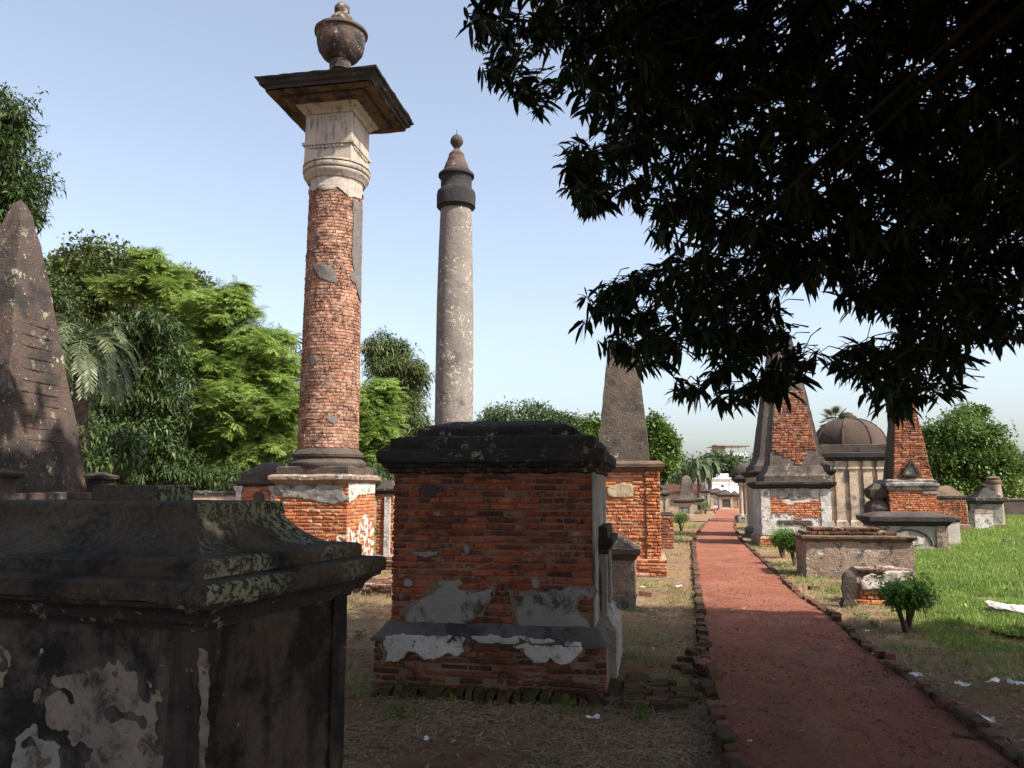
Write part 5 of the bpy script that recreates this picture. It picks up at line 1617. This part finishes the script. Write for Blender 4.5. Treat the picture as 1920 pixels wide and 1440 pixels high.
def tree(name, label, lobes, n, temps, mat, sc=1.0, trunk_r=.2, base=None, group=None, shell=.45, seed=0, cat='tree', limbs=True):
    cx = sum(l[0] for l in lobes) / len(lobes); cy = sum(l[1] for l in lobes) / len(lobes)
    if base is None: base = (cx, cy)
    root = thing(name, label, cat, (base[0], base[1], 0), 0, group)
    g = random.Random(seed)
    pts = [(p[0] - base[0], p[1] - base[1], p[2], p[3]) for p in crown_pts(lobes, n, shell, sc, seed=seed)]
    scatter('crown', temps, pts, mat, root, (.6, 1.4), .35)
    zl = min(l[2] - l[5] * .5 for l in lobes); zl = max(.8, zl)
    m = MB()
    zf = max(.6, zl * .6)
    m.tube([(0, 0, -.2), (g.gauss(0, .1), g.gauss(0, .1), zf * .5), (g.gauss(0, .15), g.gauss(0, .15), zf)], [trunk_r * 1.3, trunk_r, trunk_r * .85], 10)
    if limbs:
        for l in lobes:
            e = Vector((l[0] - base[0], l[1] - base[1], l[2]))
            s_ = Vector((0, 0, zf * .9))
            mid = s_.lerp(e, .5) + Vector((g.gauss(0, .3), g.gauss(0, .3), .1 * (e - s_).length))
            m.tube([s_, mid, e, e + Vector((g.gauss(0, .3), g.gauss(0, .3), l[5] * .6))], [trunk_r * .7, trunk_r * .45, trunk_r * .22, trunk_r * .06], 7)
    m.build('trunk', M['bark'], root)
    return root


def palm(name, label, px, py, Y, nf, RL, mat, trunk_r=.16, cat='palm', droop=.16, seed=1, leaf=.34, fan=False, group=None):
    c = at(px, py, Y)
    root = thing(name, label, cat, (c.x, Y, 0), 0, group)
    g = random.Random(seed)
    m = MB(); m.tube([(0, 0, -.1), (.1, 0, c.z * .5), (0, 0, c.z)], [trunk_r * 1.25, trunk_r, trunk_r * .9], 10); m.build('trunk', M['bark'], root)
    for f in range(nf):
        a = f * 2.39996 + g.uniform(-.2, .2)
        el = -.35 + 1.5 * ((f + .5) / nf) + g.uniform(-.1, .1)
        d = np.array([math.cos(a) * math.cos(el), math.sin(a) * math.cos(el), math.sin(el)])
        p = np.zeros(3)
        ps, sp = [], [p.copy()]
        if fan:
            st = d * RL * .5
            for k in range(22):
                t = -1.5 + 3.0 * k / 21
                s_ = np.cross(d, np.array([0, 0, 1.0])); s_ /= np.linalg.norm(s_) + 1e-6
                e = d * math.cos(t) + s_ * math.sin(t); e /= np.linalg.norm(e)
                u_ = np.cross(e, s_ + .3)
                ps.append(leaf_rows(st, e, RL * .55, RL * .075, .12, np.array([0.1, 0.1, 1.0])))
            sp.append(st)
        else:
            N_ = 34
            for k in range(N_):
                p = p + d * RL / N_
                sp.append(p.copy())
                d = d + np.array([0, 0, -droop * 2.0 / N_ * (1 + k / N_ * 2)]); d /= np.linalg.norm(d)
                s_ = np.cross(d, np.array([0, 0, 1.0])); s_ /= np.linalg.norm(s_) + 1e-6
                up = np.cross(s_, d)
                if k < 2: continue
                for sg in (-1, 1):
                    e = s_ * sg * .75 + d * .6 + up * .25
                    ll = leaf * (1.15 - .75 * (k / N_)) * g.uniform(.85, 1.15)
                    ps.append(leaf_rows(p, e + np.array([g.gauss(0, .12), g.gauss(0, .12), g.gauss(0, .12)]), ll, .026 * max(1, Y / 22), .2, up))
        V_, F_ = pack(ps)
        o = link('frond', fast_mesh('frond', V_, F_, mat), root); o.location = (0, 0, c.z)
        mm = MB(); mm.tube([tuple(q) for q in sp[::5] + [sp[-1]]], [max(.006, .026 * (1 - i / 9)) for i in range(len(sp[::5]) + 1)], 4); s2 = mm.build('stem', mat, o)
    return root


# --- left background trees
tree('broadleaf_tree', 'dark leafy tree rising above the inscribed obelisk at the top left edge',
     [lobe(5, 330, 68, 75, 24), lobe(-80, 270, 120, 120, 24), lobe(25, 245, 40, 38, 24), lobe(55, 385, 30, 30, 24), lobe(-60, 470, 110, 120, 24)], 2000, T_CLUMP_L, M['leaf_dark'], 1.0, .3, seed=1)
tree('broadleaf_tree', 'round olive-green tree crown farthest behind at left, above the palm',
     [lobe(165, 515, 72, 55, 48), lobe(115, 540, 45, 70, 48), lobe(265, 535, 70, 62, 48), lobe(215, 590, 120, 80, 48)], 2600, T_FAR, M['leaf_olive'], 1.0, .4, seed=2)
tree('broadleaf_tree', 'smaller olive-green crown at the right end of the far left treetops',
     [lobe(345, 545, 40, 42, 50), lobe(320, 600, 60, 60, 50)], 900, T_FAR, M['leaf_olive'], .9, .3, seed=3)
palm('date_palm', 'grey-green date palm with drooping fronds right of the inscribed obelisk', 155, 655, 18.5, 52, 1.75, M['leaf_palm'], .18, droop=.8, seed=5, leaf=.40)
tree('mango_tree', 'dark dense tree standing just right of the date palm',
     [lobe(275, 630, 62, 55, 26), lobe(265, 720, 80, 90, 27), lobe(215, 800, 90, 80, 26.5), lobe(300, 830, 62, 80, 27), lobe(150, 860, 90, 60, 26)], 3300, T_CLUMP_L, M['leaf_dark'], .85, .25, seed=6)
tree('mango_tree', 'narrow dark tree hugging the right edge of the inscribed obelisk',
     [lobe(100, 600, 38, 60, 23), lobe(115, 710, 45, 90, 23), lobe(130, 830, 50, 80, 23)], 1500, T_CLUMP_L, M['leaf_dark'], .7, .18, seed=7)
tree('feathery_tree', 'light green feathery treetop showing above the dark tree at left',
     [lobe(300, 530, 55, 38, 31), lobe(250, 545, 55, 25, 31), lobe(275, 485, 24, 18, 31), lobe(330, 580, 45, 45, 31)], 1100, T_FEA, M['leaf_light'], .8, .2, seed=8)
tree('feathery_tree', 'large bright yellow-green feathery tree left of the brick column',
     [lobe(405, 590, 62, 48, 29), lobe(438, 548, 28, 24, 29), lobe(455, 575, 25, 25, 29), lobe(390, 660, 55, 55, 29.5), lobe(470, 680, 80, 65, 29), lobe(510, 640, 48, 28, 29.5), lobe(430, 770, 85, 70, 28.5), lobe(520, 770, 60, 90, 29), lobe(395, 840, 55, 50, 28.5), lobe(480, 850, 70, 45, 29)], 4200, T_FEA, M['leaf_light'], .8, .2, seed=9)
tree('broadleaf_tree', 'dark tree filling the gap behind the bright feathery tree, left of the brick column',
     [lobe(350, 680, 70, 90, 35), lobe(440, 700, 90, 90, 35), lobe(540, 720, 60, 80, 35), lobe(400, 820, 120, 80, 35), lobe(540, 830, 80, 70, 35)], 2600, T_CLUMP_L, M['leaf_dark'], 1.0, .3, seed=31)
tree('feathery_tree', 'bright green feathery tree just right of the brick column',
     [lobe(705, 760, 45, 52, 29), lobe(690, 830, 50, 50, 29)], 900, T_FEA, M['leaf_light'], .8, .15, seed=10)
tree('broadleaf_tree', 'dark olive tree between the brick column and the grey column',
     [lobe(715, 655, 45, 30, 34), lobe(735, 690, 55, 45, 34), lobe(775, 720, 38, 38, 34), lobe(770, 790, 50, 70, 34), lobe(720, 790, 60, 80, 35), lobe(740, 850, 80, 40, 34)], 3000, T_CLUMP_L, M['leaf_olive'], .85, .3, seed=11)
und = crown_pts([lobe(150, 830, 55, 60, 18), lobe(215, 860, 50, 45, 19), lobe(120, 880, 50, 50, 18)] + [lobe(p, 895, 60, 34, 26.5) for p in (160, 250, 340, 430, 520, 610, 700)] + [lobe(p, 905, 70, 40, 30) for p in (60, 200, 330, 460, 580, 700, 800)], 2200, .2, .8, .02, 44)
o = scatter('undergrowth', T_CLUMP_L, und, M['leaf_dark']); tag(o, 'dark tangled undergrowth below the trees behind the left wall', 'undergrowth', kind='stuff')
# --- middle and far trees
tree('spreading_tree', 'wide dome-shaped far tree above the roof of the central tomb',
     [lobe(985, 800, 88, 38, 88), lobe(1040, 810, 60, 30, 88), lobe(930, 808, 50, 28, 88), lobe(1085, 815, 35, 22, 88), lobe(985, 840, 110, 40, 88)], 3000, T_FAR, M['leaf_far'], 1.25, .6, seed=12)
tree('round_tree', 'yellow-green tree left of the brown obelisk behind the central tomb',
     [lobe(1112, 808, 26, 22, 62), lobe(1105, 840, 40, 40, 62)], 700, T_FAR, M['leaf_mid'], .9, .3, seed=13)
tree('round_tree', 'mid-green tree right of the brown obelisk above its brick pedestal',
     [lobe(1225, 815, 26, 26, 56), lobe(1245, 840, 24, 30, 56), lobe(1225, 865, 34, 36, 56), lobe(1262, 850, 12, 14, 56)], 1300, T_FAR, M['leaf_mid'], .85, .3, seed=14)
tree('round_tree', 'dark far tree in front of the apartment block',
     [lobe(1365, 872, 26, 17, 150), lobe(1345, 870, 20, 14, 150), lobe(1385, 880, 18, 12, 150)], 700, T_FAR, M['leaf_far'], 2.0, .4, seed=15)
tree('large_round_tree', 'large bushy round tree at the right behind the brick tombs',
     [lobe(1800, 815, 55, 45, 50), lobe(1770, 850, 40, 55, 50), lobe(1845, 845, 45, 48, 50), lobe(1880, 870, 32, 42, 50), lobe(1815, 880, 75, 50, 50), lobe(1825, 775, 18, 16, 52)], 3600, T_FAR, M['leaf_mid'], .75, .4, seed=16)
palm('fan_palm', 'fan palm top rising behind the dome of the mausoleum', 1566, 790, 52, 16, 1.15, M['leaf_palm'], .25, seed=8, fan=True)
for i, (px, py, Y, lb) in enumerate(((1308, 872, 85, 'nearest of the far palms, left of the white building'), (1328, 868, 92, 'rightmost of the far palms above the white building'), (1285, 880, 98, 'leftmost of the far palms beside the mid-green tree'))):
    palm('coconut_palm', lb, px, py, Y, 18, 2.3, M['leaf_far'], .2, droop=1.0, seed=20 + i, leaf=.7, group='far palms left of the white building')
wood = crown_pts([lobe(px, 905 - (18 if 1240 < px < 1420 else 6) - 8 * math.sin(px * .021), 55, 30 if not 1240 < px < 1340 else 40, 190 + 40 * math.sin(px * .05)) for px in range(-80, 2060, 50)], 5200, .25, 3.0, .2, 71)
o = scatter('distant_woodland', T_FAR, wood, M['leaf_far']); tag(o, 'belt of distant woodland along the horizon', 'woodland', kind='stuff')
tree('roadside_shrub', 'light green shrub mass beyond the black wall at the right edge',
     [lobe(1905, 905, 40, 24, 62), lobe(1960, 900, 50, 30, 62)], 900, T_FAR, M['leaf_light'], .7, .15, seed=17, cat='shrub')


# --- clipped bushes
def bush(label, px, py, crown_py, wpx, n, seed):
    p = G(px, py)
    k = p.y / F
    root = thing('clipped_bush', label, 'bush', (p.x, p.y, 0), 0, 'clipped bushes beside the path')
    g = random.Random(seed)
    R = wpx * k / 2; zt = zat(crown_py, p.y); ch = zt * .55; cz = zt - ch / 2
    pts = []
    for _ in range(n):
        u = np.array([g.gauss(0, 1), g.gauss(0, 1), g.gauss(0, 1)]); u /= np.linalg.norm(u)
        q = g.uniform(.3, 1.0) ** .5 * (1 + .25 * noise.noise(Vector(u * 2) + Vector((seed, 0, 0))))
        pts.append((u[0] * R * q, u[1] * R * q, cz + u[2] * ch / 2 * q))
    for _ in range(n // 5):
        a = g.uniform(0, 6.28); q = g.uniform(.7, 1.3)
        pts.append((math.cos(a) * R * q, math.sin(a) * R * q, cz + g.uniform(-.1, .75) * ch))
    s = max(1.0, R / .3 * .8)
    scatter('crown', T_BUSH, [(a, b_, c, s) for a, b_, c in pts], M['leaf_bush'], root, (.8, 1.3), .4)
    m = MB()
    for q in range(9):
        a = g.uniform(0, 6.28); rr = R * g.uniform(.25, .8)
        e = Vector((rr * math.cos(a), rr * math.sin(a), cz + g.uniform(-.1, .1) * ch))
        m.tube([(g.gauss(0, .02), g.gauss(0, .02), -.03), e * .45 + Vector((0, 0, .03)), e], [.022, .016, .007], 5)
    m.build('stems', M['bark'], root)
    return root


bush('clipped bush in half shade in front of the broken low tomb, nearest of all', 1700, 1182, 1090, 76, 170, 1)
bush('sunlit clipped bush touching the left end of the rough chest tomb', 1490, 1062, 998, 44, 170, 2)
bush('clipped bush close behind the one touching the chest tomb, farther left', 1467, 1046, 997, 36, 150, 3)
bush('clipped bush left of the path, just past the brick stump', 1277, 996, 962, 30, 150, 4)
bush('small far bush at the left of the path where it bends', 1323, 964, 943, 18, 90, 5)
bush('small bush in front of the cream pedestal right of the path', 1411, 990, 964, 14, 80, 6)
bush('low far bush in front of the wide far tomb', 1362, 952, 941, 22, 90, 7)
bush('weedy bush far behind the small bush at the path bend', 1333, 953, 940, 12, 60, 8)

# --- the overhanging tree
POLY = [(895, -60), (872, 60), (895, 117), (907, 149), (933, 190), (985, 201), (1000, 242), (1026, 239), (1076, 224), (1105, 258), (1131, 250), (1110, 268), (1026, 254), (1016, 324), (1047, 361),
        (1064, 388), (1122, 411), (1192, 408), (1219, 400), (1217, 453), (1239, 476), (1266, 485), (1185, 498), (1127, 530), (1073, 561), (1082, 628), (1127, 659), (1167, 686), (1194, 709),
        (1248, 700), (1285, 660), (1330, 670), (1340, 690), (1261, 715), (1261, 753), (1275, 798), (1297, 785), (1311, 758), (1364, 771), (1418, 776), (1450, 744), (1472, 753), (1508, 731), (1499, 700),
        (1544, 691), (1602, 731), (1656, 771), (1700, 789), (1723, 780), (1732, 753), (1785, 771), (1817, 744), (1803, 713), (1817, 682), (1866, 655), (1893, 668), (1925, 632), (2100, 620), (2100, -60)]
HOLE = [(1478, 546), (1530, 544), (1560, 580), (1625, 598), (1675, 602), (1645, 630), (1572, 636), (1556, 660), (1508, 645), (1488, 592)]
g = random.Random(99)
vis = []
tries = 0
while len(vis) < 2550 and tries < 120000:
    tries += 1
    px, py = g.uniform(865, 2080), g.uniform(-60, 790)
    if not (pip(POLY, px, py + 24) and pip(POLY, px - 16, py) and pip(POLY, px + 10, py) and pip(POLY, px, py - 10)): continue
    if pip(HOLE, px, py + 24) or pip(HOLE, px, py - 10) or pip(HOLE, px - 26, py) or pip(HOLE, px + 26, py): continue
    # open texture towards the left and the lower fringe
    inner = min(1.0, max(0.0, (px - 900) / 500.0) * .8 + max(0.0, (520 - py) / 520.0) * .5)
    if g.random() > .55 + .45 * inner: continue
    if noise.noise(Vector((px * .012, py * .012, 2.0))) + .5 * noise.noise(Vector((px * .03, py * .03, 6.0))) > .16 + .5 * inner ** 2: continue
    Y = g.uniform(5.2, 8.2) if py > 430 else g.uniform(4.6, 8.6)
    p = at(px, py, Y)
    vis.append((p.x, p.y, p.z))
hid = []
while len(hid) < 8000:  # unseen rest of the crown, stretched backwards to block sky light
    x, y, z = g.uniform(-6.5, 13.0), g.uniform(-13, 8.5), g.uniform(3.6, 10.4)
    e = ((x - 3.8) / 8.4) ** 2 + ((y + 2.2) / 10.2) ** 2 + ((z - 6.8) / 3.4) ** 2
    if e > 1 + .25 * noise.noise(Vector((x * .5, y * .5, z * .5))): continue
    px, py = proj((x, y, z))
    if y > .1 and -150 < px < 2080 and -170 < py < 1500: continue
    hid.append((x, y, z))
while len(hid) < 12500:  # extra unseen leaves, added to close sun gaps above the path
    x, y, z = g.uniform(2.5, 12.6), g.uniform(-3.5, 8.4), g.uniform(4.6, 8.6)
    e = ((x - 7.2) / 5.0) ** 2 + ((y - 2.6) / 5.6) ** 2 + ((z - 6.6) / 2.2) ** 2
    if e > 1 + .2 * noise.noise(Vector((x * .6, y * .6, z * .6))): continue
    px, py = proj((x, y, z))
    if y > .1 and -150 < px < 2080 and -170 < py < 1500: continue
    hid.append((x, y, z))
TB = (8.6, -2.0)
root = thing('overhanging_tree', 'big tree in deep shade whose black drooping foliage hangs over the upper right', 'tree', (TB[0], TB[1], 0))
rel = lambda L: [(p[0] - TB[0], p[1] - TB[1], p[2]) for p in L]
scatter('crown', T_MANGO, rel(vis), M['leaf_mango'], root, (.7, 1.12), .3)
scatter('crown', T_MANGO_BIG, rel(hid), M['leaf_mango'], root, (.8, 1.25), .3)  # out-of-view leaves, made larger and denser for a deeper shadow
m = MB()
m.tube([(0, 0, -.3), (.05, .05, 1.6), (-.1, .1, 3.6), (-.2, .15, 5.6)], [.55, .42, .36, .28], 14)
m.build('trunk', M['bark'], root)
m = MB()
nodes_ = []
allp = [Vector(p) for p in rel(vis)] 
hub = Vector((-.2, .15, 5.4))
centers = g.sample(allp, 46)
for c in centers:
    mid = hub.lerp(c, .5) + Vector((g.gauss(0, .3), g.gauss(0, .3), 1.3))
    m.tube([hub, hub.lerp(mid, .5) + Vector((0, 0, .25)), mid, mid.lerp(c, .6) + Vector((0, 0, .12)), c], [.09, .06, .032, .018, .008], 6)
    nodes_ += [mid, mid.lerp(c, .6) + Vector((0, 0, .12)), c]
for p in allp:
    q = p + ((hub - p).normalized() + Vector((g.gauss(0, .3), g.gauss(0, .3), g.gauss(-.1, .2)))).normalized() * .26
    m.tube([q, q.lerp(p, .5) + Vector((0, 0, .05)), p], [.007, .005, .003], 3)
hp = [Vector(p) for p in rel(hid)]
for c in g.sample(hp, 40):
    mid = hub.lerp(c, .5) + Vector((g.gauss(0, .3), g.gauss(0, .3), .5))
    m.tube([hub, mid, c], [.11, .06, .012], 6)
m.build('branches', M['twig'], root)

# ================================================================ GROUND COVER
def on_path(x, y, mgn=.08):
    return edge_at(PL, y) - mgn < x < edge_at(PR, y) + mgn


def lawn_pts(n, y0, y1, sc):
    out = []
    while len(out) < n:
        y = nrg.uniform(y0, y1); x = nrg.uniform(4.5, .70 * y + 3.0)
        if pip(LAWN, x + .5 * noise.noise(Vector((x * 1.3, y * 1.3, 3))), y - .3 + .7 * noise.noise(Vector((x * .8, y * .8, 5)))) and noise.noise(Vector((x * .9, y * .9, 0))) > -.45: out.append((x, y, .03, sc * (1 + .35 * noise.noise(Vector((x * .6, y * .6, 7))))))
    return out


pts = lawn_pts(13000, 7.5, 14, .58) + lawn_pts(13000, 13, 24, .78) + lawn_pts(9000, 22, 55, 1.2)
pts += [(p[0], p[1], p[2], p[3] * 1.7) for p in pts[::9] if noise.noise(Vector((p[0] * .8, p[1] * .8, 12))) > .05]
o = scatter('lawn_grass', T_TUFT_B, pts, M['grass']); tag(o, 'lush bright green grass covering the lawn at the right', 'grass', kind='stuff')
pts = []
while len(pts) < 4200:
    y = nrg.uniform(4, 45); x = nrg.uniform(-.62 * y - .5, .62 * y + .5)
    f = noise.noise(Vector((x * .45 + 3, y * .45, 1)))
    if on_path(x, y) or f < .12: continue
    pts.append((x, y, .0, .5 + y * .03))
while len(pts) < 5900:
    y = nrg.uniform(6.5, 16); x = nrg.uniform(edge_at(PR, y) + .3, .66 * y + .5)
    if pip(LAWN, x, y) or (y < 8.6 and nrg.uniform() < .8): continue
    near_ = pip(LAWN, x + .5, y + .4) or pip(LAWN, x + .9, y + .9) or pip(LAWN, x + .2, y + 1.2)
    if nrg.uniform() > (.6 if near_ else .05 + .4 * max(0, noise.noise(Vector((x * .9, y * .9, 4))))): continue
    pts.append((x, y, ground_h(x, y) - .005, nrg.uniform(.3, .65)))
o = scatter('short_grass', T_TUFT_B, pts, M['grass']); tag(o, 'thin patches of short green grass on the dry ground beside the path', 'grass', kind='stuff')
pts = []
while len(pts) < 12500:
    y = 4 + 22 * nrg.uniform() ** 1.6; x = nrg.uniform(-.55 * y - .5, .62 * y + .3)
    if on_path(x, y, .02) or pip(LAWN, x, y): continue
    if noise.noise(Vector((x * .7, y * .7, 9))) + .4 * noise.noise(Vector((x * 2.3, y * 2.3, 3))) < (-.05 if y < 9 else -.38): continue
    pts.append((x, y, ground_h(x, y) - .012, .75 + y * .03))
o = scatter('dry_grass', T_STRAW, pts, M['straw']); tag(o, 'flattened dry straw and dead grass over the bare ground', 'dry grass', kind='stuff')
pts = []
while len(pts) < 1500:
    y = 3.5 + 11 * nrg.uniform() ** 1.4; x = nrg.uniform(-.45 * y - .3, .65 * y + .2)
    onp = edge_at(PL, y) + .35 < x < edge_at(PR, y) - .3
    if onp and nrg.uniform() < .86: continue
    pts.append((x, y, .035 if on_path(x, y) else ground_h(x, y) - .008, .62))
o = scatter('leaf_litter', T_DEAD, pts, M['litter']); tag(o, 'scattered dead leaves on the shaded ground and path edges', 'leaf litter', kind='stuff')
# gravel crumbs on the path
crumb = []
for _ in range(6):
    a = [np.array([tr.gauss(0, 1), tr.gauss(0, 1), tr.gauss(0, .7)]) for _ in range(4)]
    a = [q / np.linalg.norm(q) * .012 for q in a]
    crumb.append((np.array(a), np.array([(0, 1, 2), (0, 2, 3), (0, 3, 1), (1, 3, 2)])))
pts = []
while len(pts) < 5000:
    y = 3.5 + 16 * nrg.uniform() ** 1.5; a, b_ = edge_at(PL, y), edge_at(PR, y)
    x = nrg.uniform(a - .1, b_ + .1)
    pts.append((x, y, .045, nrg.uniform(.35, 1.0)))
o = scatter('gravel', crumb, pts, M['path']); tag(o, 'fine red gravel crumbs on the path', 'gravel', kind='stuff')

# single green weeds
weeds = [(668, 1196, 'beside the near dark tomb'), (1078, 1341, 'in the middle of the shaded ground'), (1205, 1345, 'left of the left kerb, in shade'), (750, 1340, 'in the left foreground'),
         (1195, 1148, 'on the shadow edge left of the path'), (1640, 1175, 'left of the near bush'), (1612, 1158, 'in sun in front of the broken low tomb'), (1560, 1110, 'by the stone at the right kerb')]
for i, (px, py, lb) in enumerate(weeds):
    p = G(px, py)
    root = thing('weed', 'small leafy green weed ' + lb, 'weed', (p.x, p.y, 0), 0, 'single weeds on the ground')
    scatter('leaves', T_WEED, [(nrg.normal(0, .06), nrg.normal(0, .06), .03 + nrg.uniform(0, .025), .6) for _ in range(6)], M['leaf_bush'], root, (.6, 1.1), .3)
    m = MB()
    for q in range(4): m.tube([(0, 0, -.02), (nrg.normal(0, .05), nrg.normal(0, .05), .08)], [.004, .002], 4)
    m.build('stalks', M['leaf_bush'], root)

# litter: scraps of paper and plastic
scraps = [(1113, 1346, .05, 'on the shaded ground in front of the mossy bricks'), (800, 1384, .03, 'in the left foreground'), (1403, 1391, .028, 'near the bottom left of the path'), (1563, 1299, .02, 'in the middle of the shaded path'),
          (1644, 1227, .06, 'just right of the right kerb'), (1713, 1265, .08, 'long one right of the kerb in shade'), (1808, 1284, .06, 'grey one far right in shade'), (1864, 1278, .07, 'thin one at the right'), (1908, 1282, .07, 'brightest at the right edge'),
          (1206, 1101, .05, 'in sun left of the path'), (1273, 1099, .06, 'in sun near the left kerb'), (1350, 977, .05, 'far up the sunlit path'), (1225, 1144, .04, 'on dry grass by the small rounded tomb'), (1626, 1112 + 70, .03, 'below the weed left of the near bush')]
for (px, py, s, lb) in scraps:
    p = G(px, py, .04)
    vs_, n_ = [], 4
    for j in range(n_ + 1):
        for i in range(n_ + 1):
            vs_.append(((i / n_ - .5) * 2 * s + g.gauss(0, s * .1), (j / n_ - .5) * 1.1 * s + g.gauss(0, s * .1), abs(g.gauss(0, s * .25))))
    fs_ = [(j * 5 + i, j * 5 + i + 1, j * 5 + i + 6, j * 5 + i + 5) for j in range(n_) for i in range(n_)]
    m = MB(); m.add(vs_, fs_)
    o = m.build('paper_scrap', M['paper'], None, 30); o.location = (p.x, p.y, .035); o.rotation_euler = (0, 0, g.uniform(0, 3))
    tag(o, 'crumpled white litter scrap ' + lb, 'litter', 'litter scraps on the ground')
p = G(1838, 1352, .04)
m = MB()
vs_ = [((i / 5 - .5) * .2 + g.gauss(0, .015), (j / 4 - .5) * .08 + g.gauss(0, .015), abs(g.gauss(.01, .025))) for j in range(5) for i in range(6)]
m.add(vs_, [(j * 6 + i, j * 6 + i + 1, j * 6 + i + 7, j * 6 + i + 6) for j in range(4) for i in range(5)])
o = m.build('plastic_wrapper', M['paper'], None, 30); o.location = (p.x, p.y, .05); o.rotation_euler = (.1, .1, -.5)
tag(o, 'crumpled pale plastic wrapper behind the near end of the right kerb', 'litter')
r = random.Random(2)
for (px, py, lb) in ((1822, 1395, 'lying in shade beyond the near end of the right kerb'), (1527, 1105, 'pale red, in dry grass right of the sunlit path'), (1210, 1116, 'in sunlit dry grass left of the path')):
    p = G(px, py)
    o = link('loose_brick', brick_mesh('F', .2, .075, .11, M['brick_kerb'], r)); o.location = (p.x, p.y, .055); o.rotation_euler = (-1.57, .06, r.uniform(-.4, .3))
    tag(o, 'single loose brick ' + lb, 'brick')
